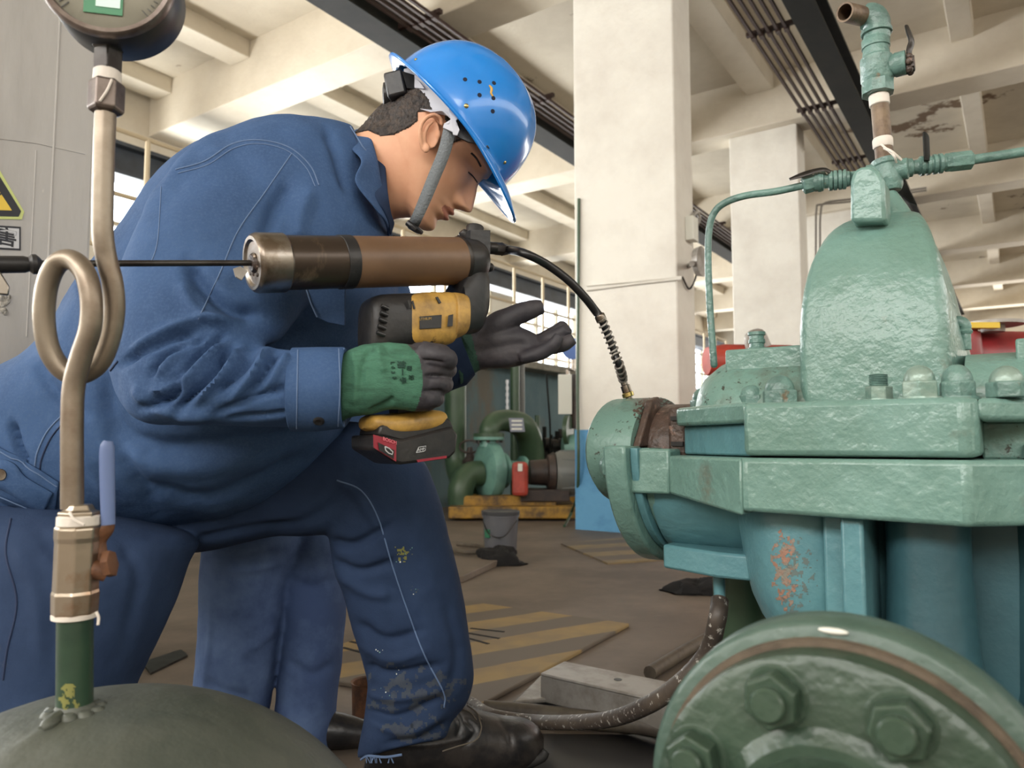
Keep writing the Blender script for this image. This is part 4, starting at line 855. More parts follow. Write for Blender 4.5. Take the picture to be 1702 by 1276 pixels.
def gs(x, s): return math.exp(-(x / s) ** 2)
def headmesh():
    q = MB(); rings = []; NL = 96; NA = 120
    for i in range(NL + 1):
        h = -.121 + .253 * i / NL; fb, ff, w = tab(h, HT); c = (fb + ff) / 2; a = (ff - fb) / 2; ring = []
        for j in range(NA):
            th = 2 * pi * j / NA; cx = cos(th); sx = sin(th)
            f = c + a * (abs(cx) ** 0.86) * (1 if cx > 0 else -1); ww = w * (abs(sx) ** 0.9) * (1 if sx > 0 else -1)
            if cx > 0: ww *= 1 - 0.16 * cx * (1 if h < 0.02 else 0.4)
            if cx > 0.05:
                aw = abs(ww); d = 0
                nose = float(np.interp(h, [-.060, -.054, -.048, -.043, -.036, -.02, -.005, .006, .02], [0, .010, .024, .030, .028, .019, .010, .006, 0]))
                d += nose * gs(aw, 0.0085 + 0.006 * gs(h + .046, .012))
                d += 0.008 * gs(aw - 0.014, 0.006) * gs(h + .046, .009)       # nostril wing
                d -= 0.013 * gs(aw - 0.032, 0.017) * gs(h - .001, .013)       # socket
                d += 0.0075 * gs(aw - 0.031, 0.012) * gs(h + .004, .008)      # lid
                d += 0.004 * gs(aw - 0.028, 0.02) * gs(h - .021, .008)        # brow
                d += (0.0125 * gs(h + .0655, .0055) + 0.0125 * gs(h + .0785, .006)) * gs(aw, .019)
                d -= 0.003 * gs(h + .072, .0022) * gs(aw, .024)
                d -= 0.005 * gs(h + .091, .006) * gs(aw, .022)
                d += 0.004 * gs(h + .106, .010) * gs(aw, .018)
                d += 0.004 * gs(aw - 0.045, 0.018) * gs(h + .03, .02)
                f += d
            ring.append(HL(f, ww, h))
        rings.append(ring)
    q.loft(rings, True); return q
hd = headmesh()
# neck: profile pairs in the photograph frame
NK = [(700, 150, 735, 330, 1.22, .05), (655, 165, 706, 358, 1.22, .056), (628, 188, 672, 360, 1.225, .058), (608, 212, 650, 366, 1.235, .062), (585, 232, 628, 400, 1.25, .068), (550, 250, 600, 430, 1.26, .08)]
lofpx(hd, NK, n=56, sm=6, ex=2.1)
# near ear, built as helix, antihelix, lobe
ey = 1.139
def ear(sgn):
    def EP(px, py, o=0.0):
        p = P(px, py, ey - o)
        if sgn < 0: p.y = 1.22 + (1.22 - p.y)
        return p
    hel = [(722, 214, .002), (716, 222, .005), (712, 208, .009), (716, 197, .012), (725, 192, .013), (731, 196, .010)]
    hd.tube([EP(704, 250, .002), EP(700, 238, .008), EP(698, 222, .013), (EP(701, 206, .016)), EP(710, 195, .016), EP(722, 191, .013), EP(732, 197, .008), EP(735, 208, .004)], [.0035, .0032, .0032, .0032, .0034, .0034, .0032, .003], 12, sm=5)
    hd.tube([EP(706, 240, .005), EP(706, 224, .009), EP(711, 210, .011), EP(720, 202, .009)], [.003, .0032, .003, .0024], 10, sm=5)
    hd.ell(EP(708, 246, .005), (.006, .004, .008)); hd.ell(EP(729, 224, .002), (.004, .004, .007))
    hd.loft([[EP(715 + 17 * k * cos(2 * pi * j / 24), 221 + 28 * k * sin(2 * pi * j / 24), o) for j in range(24)] for k, o in ((0.9, -.012), (0.95, 0.003), (0.55, .0015), (0.1, 0.0))])
ear(1); ear(-1)
hm = voxel(hd, 0.0016, 2, 0.5)
sculpt(hm, [([(795, 372), (745, 368)], 3, -0.0)], nz=0.0)
hbv = bvh(hm)
# the rest of the body below the clothes
bd_ = MB()
lofpx(bd_, [(560, 260, 600, 420, 1.26, .08), (520, 240, 600, 460, 1.27, .13), (440, 260, 560, 520, 1.29, .17), (300, 360, 470, 680, 1.29, .14), (150, 520, 380, 760, 1.28, .13), (60, 660, 250, 810, 1.27, .12), (30, 720, 190, 840, 1.27, .10)], n=24, sm=4)
bd_.tube([P(470, 300, 1.14), P(290, 600, 1.06), P(430, 650, 1.0), P(585, 640, .985), P(640, 630, .985)], [.05, .042, .038, .028, .026], 14, sm=5)
bd_.tube([P(520, 330, 1.42), P(610, 600, 1.36), P(700, 620, 1.27), P(770, 590, 1.19)], [.05, .04, .034, .028], 14, sm=5)
bd_.tube([P(110, 800, 1.34), P(400, 815, 1.35), P(640, 805, 1.36), P(670, 920, 1.38), P(690, 1150, 1.41), P(700, 1220, 1.41)], [.085, .055, .05, .045, .036, .034], 14, sm=5)
bd_.tube([P(110, 840, 1.22), P(105, 1000, 1.17), P(90, 1200, 1.12), V((-.80, 1.13, .08)), V((-1.0, 1.16, .07)), V((-1.2, 1.18, .06))], [.06, .07, .06, .055, .045, .035], 14, sm=5)
mbod = MB(); mbod.v = [tuple(v.co) for v in hm.vertices]; mbod.f = [tuple(p.vertices) for p in hm.polygons]; mbod.k = [0] * len(mbod.f)
LIPC = HL(.117, 0, -.072)
for i, fc in enumerate(mbod.f):
    c = sum((V(mbod.v[j]) for j in fc), V()) / len(fc); r = c - EH; f, h, w = r.dot(HF), r.dot(HU), r.dot(HW)
    if f > .100 and abs(w) < .023 and abs(h + .072) < .0115 * (1 - (abs(w) / .028) ** 2): mbod.k[i] = 1
mbod.add(bd_.v, bd_.f, 0)
mk_ = mbod.mesh('body'); mkobj('body', mk_, ['skin', 'lip'], man, ang=80)
# eye line, brow, hair
def pin(x, y, poly):
    r = False; n = len(poly)
    for i in range(n):
        x1, y1 = poly[i]; x2, y2 = poly[(i + 1) % n]
        if (y1 > y) != (y2 > y) and x < (x2 - x1) * (y - y1) / (y2 - y1) + x1: r = not r
    return r
hairpoly = [(590, 222), (612, 217), (632, 226), (655, 224), (680, 212), (700, 196), (712, 188), (738, 190), (744, 214), (748, 240), (756, 236), (770, 232), (786, 236), (806, 252), (830, 250), (840, 100), (640, 60), (600, 150)]
me = hm.copy(); bm = bmesh.new(); bm.from_mesh(me); bm.normal_update(); kill = []
for f in bm.faces:
    c = f.calc_center_median(); c2 = V((c.x, 1.22 - abs(c.y - 1.22), c.z)); r = c - EH
    x, y = proj(c2)
    on_ear = 695 < x < 739 and 186 < y < 262 and abs(c.y - 1.22) > 0.068
    if not pin(x, y, hairpoly) or on_ear or (r.dot(HF) > .085 and r.dot(HU) < .05): kill.append(f)
bmesh.ops.delete(bm, geom=kill, context='FACES')
for v in bm.verts:
    if v.is_boundary: k = .0004
    else: k = .0022 + .0018 * noise.noise(v.co * 220)
    v.co += v.normal * k
bm.to_mesh(me); bm.free(); me.materials.clear(); mkobj('hair', me, 'hair', man, ang=80)
def onhead(pts, r, name, m, off=0.0005, n=8, flat=1.0):
    ps = [cast(hbv, x, y, off)[0] for x, y in cr(pts, 4)]
    q = MB(); q.tube(ps, r, n, flat=flat); return q.obj(name, m, man)
onhead([(778, 286), (786, 293), (793, 303)], .0011, 'eyelash', 'hair')
onhead([(783, 254), (792, 263), (799, 276)], .0016, 'eyebrow', 'hair')

# ---------------- jacket: torso and sleeves as one cloth surface
jk = MB()
TOR = [(-190, 850, 100, 902, 1.25, .165), (-150, 775, 190, 896, 1.26, .185), (-30, 668, 300, 876, 1.265, .19), (80, 598, 420, 845, 1.26, .195), (158, 488, 545, 742, 1.26, .2), (232, 402, 598, 640, 1.26, .21), (318, 292, 640, 540, 1.26, .21),
       (408, 240, 656, 450, 1.26, .195), (480, 216, 656, 408, 1.26, .165), (548, 214, 650, 392, 1.26, .12), (590, 222, 648, 386, 1.255, .09)]
lofpx(jk, TOR, n=56, sm=8, ex=2.5)
ARM = [(440, 205, 590, 330, 1.20, .07), (345, 235, 560, 420, 1.14, .085), (262, 330, 525, 480, 1.08, .085), (212, 450, 492, 520, 1.04, .085), (194, 545, 462, 562, 1.02, .085), (196, 625, 440, 575, 1.0, .08), (232, 690, 440, 574, 0.985, .075),
       (300, 703, 440, 573, 0.98, .07), (385, 706, 432, 572, 0.975, .062), (470, 710, 475, 582, 0.975, .055), (494, 711, 494, 583, .975, .052)]
lofpx(jk, ARM, n=48, sm=7, ex=2.2)
lofpx(jk, [(480, 240, 640, 400, 1.36, .07), (520, 400, 680, 480, 1.38, .07), (560, 600, 680, 560, 1.37, .065), (620, 700, 690, 580, 1.33, .06), (700, 665, 735, 565, 1.27, .05), (742, 650, 752, 565, 1.23, .045), (772, 640, 762, 562, 1.21, .042)], n=36, sm=6, ex=2.2)
jm = voxel(jk, 0.0042, 7, 0.5)
a = .0145
FOLDS = [([(201, 607), (237, 581), (280, 561), (329, 551)], 7, -a), ([(250, 625), (270, 594), (313, 574), (342, 559)], 6, -a), ([(280, 640), (316, 604), (349, 574), (372, 559)], 6, -a),
         ([(237, 676), (268, 668), (290, 650), (297, 630)], 7, -a * 1.2), ([(293, 686), (313, 660), (362, 610), (385, 577)], 7, -a * 1.2), ([(355, 653), (395, 617), (420, 588)], 7, -a), ([(408, 661), (441, 612), (462, 582)], 6, -a * .8),
         ([(355, 688), (424, 660), (485, 640)], 6, -a * .6), ([(380, 694), (440, 690), (488, 686)], 4, -a * .5),
         ([(213, 590), (260, 560), (320, 535), (400, 530)], 8, a * .8), ([(262, 625), (290, 592), (330, 565)], 7, a * .7), ([(300, 645), (340, 600), (368, 568)], 7, a * .8), ([(325, 668), (370, 625), (402, 578)], 7, a * .8), ([(385, 665), (420, 622), (445, 580)], 7, a * .8),
         ([(440, 650), (465, 610), (478, 590)], 6, a * .6), ([(250, 650), (280, 645), (310, 610)], 7, a * .7), ([(225, 640), (245, 668), (300, 690), (360, 690)], 9, a * .6),
         ([(314, 430), (330, 465), (380, 510), (440, 525)], 12, -a * 1.3), ([(300, 470), (330, 520), (390, 545)], 10, a * .6), ([(480, 300), (455, 350), (440, 400)], 12, -a * .8), ([(520, 310), (500, 360), (495, 400)], 14, a * .6),
         ([(345, 235), (300, 300), (240, 380)], 16, -a * .3), ([(120, 460), (160, 500), (190, 560)], 9, -a * .8), ([(60, 600), (90, 650), (140, 690)], 10, -a * .7), ([(20, 700), (30, 740), (45, 770)], 6, -a),
         ([(180, 620), (185, 690), (250, 740), (400, 735), (560, 705)], 16, -a * .9), ([(200, 740), (300, 780), (450, 760)], 18, a * .6), ([(230, 800), (330, 830), (420, 800), (520, 750)], 12, -a * .6), ([(170, 700), (220, 780), (260, 850)], 12, -a * .5),
         ([(90, 700), (140, 760), (180, 830)], 12, a * .4), ([(540, 215), (560, 260), (580, 320)], 8, -a * .6), ([(270, 290), (330, 262), (420, 240)], 10, a * .3)]
sculpt(jm, FOLDS, nz=0.0035, nscale=11)
jb_ = bvh(jm); jm.materials.clear()
jack = mkobj('jacket', jm, 'denim', man, ang=80)
def jseam(pts, r=.0011, m='thread', off=.0004, name='seam'):
    ps = []
    for x, y in cr(pts, 8):
        rr = ray(x, y).normalized(); h = jb_.ray_cast(CAM, rr)
        if h[0] is not None and (not ps or (h[0] - ps[-1]).length < .05): ps.append(h[0] + h[1] * off)
    if len(ps) > 2:
        q = MB(); q.tube(ps, r, 6); o = q.obj(name, m, jack); sub_parent_fix(o, jack)
jseam([(292, 282), (340, 268), (385, 240), (430, 233), (480, 245), (515, 275), (530, 308)]); jseam([(296, 288), (345, 274), (388, 247), (430, 239), (476, 250), (508, 278), (524, 310)], .0008)
jseam([(485, 255), (440, 320), (395, 385), (365, 455), (330, 530)], .0009); jseam([(268, 310), (262, 400), (250, 440)], .0007)
jseam([(192, 590), (165, 620), (130, 655)], .0012); jseam([(196, 600), (170, 632), (134, 668)], .0012, 'thread_d')
jseam([(105, 688), (78, 718), (62, 752), (58, 775)], .0012); jseam([(113, 694), (86, 726), (70, 760), (66, 782)], .0012, 'thread_d')
# hem band
q = MB(); 
def band(pix_top, pix_bot, b, off, name, m, par, k=10, thick=.003, dflt=1.08):
    T = cr(pix_top, k); B = cr(pix_bot, k); rows = []
    for t, bo in zip(T, B):
        row = []
        for f in (0, .25, .5, .75, 1):
            x = t[0] * (1 - f) + bo[0] * f; y = t[1] * (1 - f) + bo[1] * f
            h = b.ray_cast(CAM, ray(x, y).normalized())
            row.append((h[0], h[1]) if h[0] is not None else None)
        rows.append(row)
    rows = [r_ for r_ in rows if any(z is not None for z in r_)]
    last = next(z for z in rows[0] if z is not None)
    for r_ in rows:
        for i in range(5):
            if r_[i] is None: r_[i] = next((z for z in r_ if z is not None), last)
        last = r_[2]
    v = []; f = []
    for r_ in rows:
        for p, nn in r_: v.append(p + nn * off)
    n = 5
    for i in range(len(rows) - 1):
        for j in range(n - 1): f.append((i * n + j, i * n + j + 1, (i + 1) * n + j + 1, (i + 1) * n + j))
    me = bpy.data.meshes.new(name); me.from_pydata(v, [], f); me.update()
    o = mkobj(name, me, m, par, ang=60, solid=thick); return o
hb_ = band([(-40, 720), (0, 742), (60, 775), (100, 800)], [(-40, 812), (0, 830), (50, 848), (90, 872)], jb_, .004, 'hem_band', 'denim', man)
q = MB(); c, nn = cast(jb_, 8, 787, .008); q.lathe(c, nn, [(-.002, .007), (.001, .0085), (.003, .008), (.0025, .004)], 24); q.obj('button', 'steel', man)
band([(-30, 765), (20, 765), (50, 792), (92, 815)], [(-30, 800), (10, 812), (45, 832), (72, 850)], jb_, .008, 'hem_tab', 'denim', man, thick=.003)
for pts in ([(66, 835), (82, 810)], [(58, 830), (74, 806)]): jseam(pts, .001, 'thread_d', .0115)
jseam([(0, 748), (60, 782), (98, 806)], .001, 'thread', .0065); jseam([(0, 822), (50, 842), (88, 864)], .001, 'thread', .0065)
# pocket flap on the chest under the barrel
q = MB(); fy = 1.035
q.prism([P(x, y, fy + (x - 510) * .0002) for x, y in ((508, 470), (574, 470), (573, 541), (545, 536), (526, 527))], V((0, .004, 0))); q.obj('pocket_flap', 'denim', man, smooth=False, bev=.001)
q = MB(); q.tube([P(x, y, fy - .001) for x, y in ((509, 480), (517, 505), (527, 527))], .0012, 6); q.obj('flap_edge', 'thread', man)
# collar
def curved(name, top, bot, m, par, th=.004, k=8):
    T = cr(top, k); B = cr(bot, k); rows = []
    for t, b in zip(T, B):
        a_ = P(*t); c_ = P(*b); n_ = 5; rows.append([a_.lerp(c_, i / (n_ - 1)) + (c_ - a_).cross(V((1, 0, -.6))).normalized() * (0) for i in range(n_)])
    v = [p for r in rows for p in r]; f = []
    for i in range(len(rows) - 1):
        for j in range(4): f.append((i * 5 + j, i * 5 + j + 1, (i + 1) * 5 + j + 1, (i + 1) * 5 + j))
    me = bpy.data.meshes.new(name); me.from_pydata([tuple(p) for p in v], [], f); me.update()
    return mkobj(name, me, m, par, solid=th, sub=1, ang=80)
curved('collar', [(612, 214, 1.32), (608, 213, 1.25), (617, 228, 1.185), (627, 262, 1.155), (634, 300, 1.15), (642, 340, 1.165), (649, 375, 1.2), (652, 392, 1.245)],
       [(582, 226, 1.34), (574, 224, 1.25), (584, 248, 1.155), (600, 268, 1.12), (590, 302, 1.105), (622, 345, 1.12), (640, 368, 1.15), (646, 398, 1.24)], 'denim', man)
jseam([(575, 225), (590, 250), (602, 268), (596, 290), (588, 305)], .0012, 'thread', .018)
curved('neckband', [(640, 262, 1.18), (645, 320, 1.155), (649, 352, 1.17), (655, 370, 1.2)], [(600, 262, 1.17), (618, 320, 1.13), (640, 356, 1.15), (649, 392, 1.2)], 'denim_d', man)
# right cuff
q = MB(); rings = []
for x, yt, yb, Y, hd_ in ((486, 582, 714, .975, .052), (488, 578, 717, .975, .055), (530, 577, 717, .975, .055), (572, 577, 712, .975, .054), (575, 579, 710, .975, .052), (574, 586, 704, .975, .047), (560, 588, 702, .975, .046)):
    A = P(x, yt, Y); B = P(x - 3, yb, Y); c_ = (A + B) / 2; a_ = (A - B) / 2
    rings.append([c_ + a_ * cos(2 * pi * j / 48) + V((0.12, -1, 0)).normalized() * hd_ * sin(2 * pi * j / 48) for j in range(48)])
q.loft(rings, True); cuff = q.obj('cuff', 'denim', man, ang=50)
cm = cuff.data; cb_ = bvh(cm)
def cseam(b, par, pts, r, m='thread', off=.0004):
    ps = []
    for x, y in cr(pts, 6):
        h = b.ray_cast(CAM, ray(x, y).normalized())
        if h[0] is not None: ps.append(h[0] + h[1] * off)
    if len(ps) > 2:
        q = MB(); q.tube(ps, r, 6); o = q.obj('seam', m, par); sub_parent_fix(o, par)
cseam(cb_, cuff, [(495, 582), (494, 640), (493, 712)], .0009); cseam(cb_, cuff, [(563, 580), (565, 640), (562, 708)], .0009); cseam(cb_, cuff, [(571, 580), (573, 640), (571, 708)], .0009)
q = MB(); c, nn = cast(cb_, 530, 699, 0); q.lathe(c, nn, [(0, .007), (.002, .007), (.003, .005), (.002, .002)], 18); q.obj('button', 'black', man)
# left cuff (far arm)
q = MB(); rings = []
for x0, y0, x1, y1, Y, hd_ in ((736, 572, 742, 652, 1.22, .04), (752, 562, 775, 640, 1.2, .045), (765, 556, 790, 622, 1.185, .045), (766, 560, 789, 618, 1.184, .04)):
    A = P(x0, y0, Y); B = P(x1, y1, Y); c_ = (A + B) / 2; a_ = (A - B) / 2
    rings.append([c_ + a_ * cos(2 * pi * j / 32) + V((0, -1, 0)) * hd_ * sin(2 * pi * j / 32) for j in range(32)])
q.loft(rings, True); q.obj('cuff', 'denim_d', man, ang=50)

# ---------------- trousers
tr = MB()
lofpx(tr, [(60, 740, 60, 930, 1.33, .10), (250, 765, 285, 925, 1.34, .11), (420, 720, 430, 895, 1.345, .1), (560, 698, 540, 888, 1.35, .095), (640, 716, 545, 885, 1.35, .09), (700, 765, 549, 893, 1.35, .088), (728, 825, 553, 912, 1.355, .085), (742, 870, 560, 950, 1.36, .083), (757, 930, 574, 990, 1.37, .08),
           (772, 1000, 588, 1050, 1.375, .078), (784, 1080, 606, 1100, 1.38, .078), (786, 1130, 614, 1140, 1.385, .076), (776, 1165, 610, 1185, 1.385, .075), (757, 1195, 602, 1228, 1.385, .078), (748, 1225, 598, 1258, 1.39, .08)], n=48, sm=7, ex=2.3)
lofpx(tr, [(-80, 790, 270, 870, 1.27, .12), (-110, 850, 318, 895, 1.2, .14), (-105, 930, 305, 930, 1.16, .13), (-90, 1010, 275, 1010, 1.14, .12), (-75, 1130, 215, 1130, 1.12, .11), (-80, 1260, 175, 1260, 1.1, .1), (-70, 1370, 150, 1370, 1.1, .09)], n=48, sm=7, ex=2.3)
tr.tube([V((-.72, 1.1, .14)), V((-.80, 1.12, .10)), V((-1.0, 1.16, .095)), V((-1.18, 1.18, .085))], [.085, .092, .08, .075], 28, sm=5)
tm = voxel(tr, 0.0042, 6, 0.5)
b2_ = .010
TF = [([(560, 795), (600, 830), (640, 900)], 9, b2_ * .5), ([(548, 900), (590, 905), (650, 870)], 8, -b2_), ([(550, 930), (600, 950), (660, 930)], 8, -b2_ * .8), ([(560, 955), (610, 985), (650, 990)], 9, b2_ * .7), ([(430, 890), (520, 860), (600, 800)], 10, -b2_ * .5), ([(310, 900), (400, 880), (500, 870)], 8, -b2_ * .6),
      ([(590, 1035), (640, 1065), (700, 1050)], 9, -b2_ * .9), ([(598, 1070), (650, 1095), (710, 1080)], 9, b2_ * .7), ([(606, 1105), (650, 1120), (735, 1105)], 8, -b2_), ([(612, 1150), (660, 1160), (740, 1145)], 8, b2_ * .8), ([(606, 1180), (660, 1192), (735, 1160)], 7, -b2_ * 1.1), ([(625, 1205), (680, 1215), (740, 1185)], 8, b2_ * .8), ([(640, 1235), (700, 1230), (745, 1200)], 6, -b2_ * .8),
      ([(680, 800), (700, 900), (730, 1000)], 14, b2_ * .4), ([(640, 960), (680, 1020), (700, 1060)], 12, -b2_ * .5), ([(740, 1000), (760, 1080), (750, 1150)], 9, -b2_ * .5), ([(60, 880), (120, 960), (130, 1080)], 14, -b2_ * .6), ([(20, 900), (60, 980), (70, 1100)], 14, b2_ * .5), ([(200, 900), (230, 960), (210, 1060)], 12, -b2_ * .5)]
sculpt(tm, TF, nz=0.0035, nscale=9)
tbv = bvh(tm); tm.materials.clear(); trou = mkobj('trousers', tm, 'denim_d', man, ang=80)
cseam(tbv, trou, [(560, 798), (600, 815), (628, 860), (652, 939), (676, 1010), (704, 1085), (737, 1150), (738, 1175)], .0014, 'thread')
cseam(tbv, trou, [(18, 862), (10, 920), (28, 1000), (12, 1080), (5, 1130)], .0014, 'thread_d')
rd = random.Random(2)
for k in range(26):
    x, y = rd.choice(((668, 925), (675, 918), (690, 980), (628, 1075), (640, 1150), (658, 1110))); x += rd.uniform(-10, 10); y += rd.uniform(-10, 10)
    h = tbv.ray_cast(CAM, ray(x, y).normalized())
    if h[0] is not None:
        q = MB(); q.lathe(h[0], h[1], [(-.0004, .0004), (0.0003, rd.uniform(.0006, .0016)), (.0004, .0003)], 7); o = q.obj('paint_speck', rd.choice(('bgteal', 'white', 'olive')), trou); sub_parent_fix(o, trou)
# frayed hem
q = MB(); q.tube([P(600, 1262, 1.33), P(612, 1256, 1.31), P(640, 1258, 1.30), P(668, 1254, 1.30)], .0022, 6, sm=5)
for k in range(14): 
    x = rd.uniform(600, 666); q.tube([P(x, 1257, 1.305), P(x + rd.uniform(-6, 6), 1268, 1.30)], .0008, 5)
q.obj('frayed_hem', 'thread', man)
# shoe of the front foot
sh = MB()
SH = [(612, 1222, 608, 1282, 1.39, .04), (640, 1200, 632, 1284, 1.39, .045), (700, 1170, 690, 1284, 1.40, .048), (745, 1160, 735, 1283, 1.41, .048), (790, 1180, 775, 1281, 1.425, .05), (830, 1192, 820, 1278, 1.44, .053), (865, 1196, 858, 1275, 1.45, .053), (890, 1208, 886, 1270, 1.46, .045), (904, 1228, 903, 1262, 1.465, .03)]
lofpx(sh, SH, n=40, sm=7, ex=2.4); sm_ = voxel(sh, .003, 4)
sculpt(sm_, [([(770, 1190), (790, 1215), (770, 1240)], 5, -.004), ([(830, 1195), (845, 1215), (850, 1240)], 5, -.003), ([(745, 1175), (765, 1200), (760, 1225)], 4, -.003), ([(640, 1240), (720, 1238), (780, 1225)], 3, .002)])
shb = bvh(sm_); sm_.materials.clear(); shoe = mkobj('shoe', sm_, 'shoe', man, ang=80)
q = MB(); so_ = [(606, 1272), (640, 1278), (720, 1280), (800, 1277), (860, 1270), (898, 1259), (908, 1248)]
q.tube([P(x, y, 1.365 + (x - 606) * .00022) for x, y in so_], [.008, .010, .011, .011, .011, .010, .007], 12, sm=5); q.obj('shoe_sole', 'sole', man)
for pts in ([(768, 1178), (782, 1184), (792, 1196)], [(776, 1172), (790, 1182), (800, 1196)], [(795, 1190), (800, 1210), (790, 1230), (760, 1240), (735, 1248)]): cseam(shb, shoe, pts, .0014, 'hosegrey')
# knee side shoe (behind, out of view below) kept simple
q = MB(); q.tube([V((-1.17, 1.18, .07)), V((-1.25, 1.19, .075)), V((-1.30, 1.19, .05)), V((-1.31, 1.19, .02))], [.045, .045, .04, .03], 20, sm=5); q.obj('shoe', 'shoe', man)

# ---------------- right glove gripping the tool handle (thumb side up, back of hand towards us)
gl = MB()
YG = 0.985
def gp(x, y, o=0.0): return P(x, y, YG + o)
lofpx(gl, [(566, 590, 566, 700, YG, .038), (585, 580, 585, 692, YG, .038), (612, 572, 618, 688, YG, .036), (645, 570, 650, 680, YG, .034), (680, 572, 690, 684, YG + .005, .033), (706, 580, 716, 682, YG + .012, .03), (722, 592, 726, 672, YG + .02, .022)], n=40, sm=6, ex=2.4)
# four fingers closing around the far side of the grip, stacked downwards
for k, (kx, ky, r0) in enumerate(((712, 585, .0125), (716, 611, .0125), (714, 637, .0122), (706, 661, .0112))):
    ox = (0, 3, 1, -4)[k]
    gl.tube([gp(690, ky, .005), gp(kx + 4, ky, -.004), gp(kx + 22 + ox, ky + 2, .014), gp(kx + 22 + ox, ky + 3, .040), gp(kx + 2, ky + 3, .058), gp(kx - 22, ky + 3, .055)], [r0, r0 * 1.05, r0 * 1.0, r0 * .95, r0 * .9, r0 * .7], 18, sm=5)
# index fingertip on the trigger, thumb around the near top
gl.tube([gp(700, 582, -.005), gp(722, 590, -.012), gp(742, 596, -.004), gp(747, 602, .012)], [.0135, .0145, .0145, .011], 18, sm=5)
gl.tube([gp(612, 590, .03), gp(640, 585, .048), gp(668, 588, .060), gp(688, 594, .062)], [.016, .0145, .013, .0105], 16, sm=5)
gm = voxel(gl, .0022, 4)
sculpt(gm, [([(618, 575), (606, 600), (600, 640)], 5, -.004), ([(586, 585), (592, 620), (588, 680)], 6, .003), ([(640, 575), (652, 590), (672, 592)], 4, -.003), ([(612, 685), (640, 672), (655, 660)], 5, -.005), ([(628, 572), (632, 600), (640, 618)], 6, .004), ([(600, 590), (610, 640), (604, 680)], 5, .002),
            ([(700, 598), (722, 600), (740, 604)], 2.5, -.003), ([(706, 624), (738, 625)], 2.5, -.004), ([(704, 650), (736, 650)], 2.5, -.004)], nz=.0012, nscale=40)
gm.materials.clear(); glv = mkobj('glove', gm, ['knit', 'latex'], man, ang=80)
gb_ = bvh(gm)
for p in gm.polygons:
    c = p.center; x, y = proj(c)
    edge = 702 - 0.0042 * (y - 630) ** 2 - max(0, (590 - y)) * .6
    if x > edge or (c.y > YG + .028 and x > 640): p.material_index = 1
g0, gn = cast(gb_, 660, 628, .0008)
# printed mark on the back of the glove, reading downwards
def gtxt(body, x, y, size, bold=.0):
    c, n_ = cast(gb_, x, y, .0006); down = (P(x, y + 10, YG) - P(x, y, YG)).normalized(); ya = n_.cross(down).normalized(); down = ya.cross(n_).normalized()
    o = textmesh('printed_text', body, c, down, ya, size * .72, 'ink', glv, .0007, bold=bold); sub_parent_fix(o, glv)
for ch_, x, y, s_ in (('L', 652, 603, .009), ('6', 653, 611, .009), ('3', 653, 619, .009), ('3', 655, 628, .009), ('第', 666, 606, .015), ('一', 668, 618, .011), ('手', 669, 632, .012), ('防', 680, 612, .009), ('滑', 683, 627, .009)):
    gtxt(ch_, x, y, s_, .0003)

# ---------------- left glove, open hand reaching to the right behind the gun
g2 = MB(); YL = 1.17
def hp(x, y, o=0.0): return P(x, y, YL + o)
lofpx(g2, [(752, 566, 766, 640, YL + .02, .03), (772, 556, 792, 618, YL + .01, .031), (795, 548, 812, 612, YL + .005, .031), (820, 540, 836, 612, YL, .03), (848, 540, 862, 608, YL, .028), (876, 548, 886, 600, YL, .024), (892, 556, 900, 592, YL + .004, .018)], n=36, sm=6, ex=2.3)
g2.tube([hp(800, 560, -.005), hp(826, 540, -.012), hp(856, 524, -.014), (hp(884, 514, -.012)), hp(902, 510, -.010)], [.019, .020, .0165, .0145, .011], 20, sm=6)
FG = [([(870, 580, .028), (905, 562, .034), (930, 548, .036), (938, 538, .030)], .0115), ([(872, 584, .012), (908, 566, .014), (936, 553, .012), (944, 545, .006)], .012), ([(872, 588, -.004), (912, 577, -.006), (938, 571, -.008), (954, 562, -.010)], .0122), ([(866, 594, -.018), (900, 585, -.024), (920, 572, -.030), (930, 556, -.032)], .011)]
for pts, r in FG: g2.tube([hp(*p) for p in pts], [r * 1.1, r * 1.05, r, r * .78], 16, sm=6)
m2_ = voxel(g2, .0024, 4)
sculpt(m2_, [([(790, 585), (840, 575), (880, 570)], 9, -.004), ([(800, 605), (850, 600), (890, 590)], 8, .003)], nz=.0012, nscale=35)
m2_.materials.clear(); gl2 = mkobj('glove', m2_, ['knit_d', 'latex'], man, ang=80)
for p in m2_.polygons:
    x, y = proj(p.center)
    if x > 792 + (y - 590) * .25: p.material_index = 1

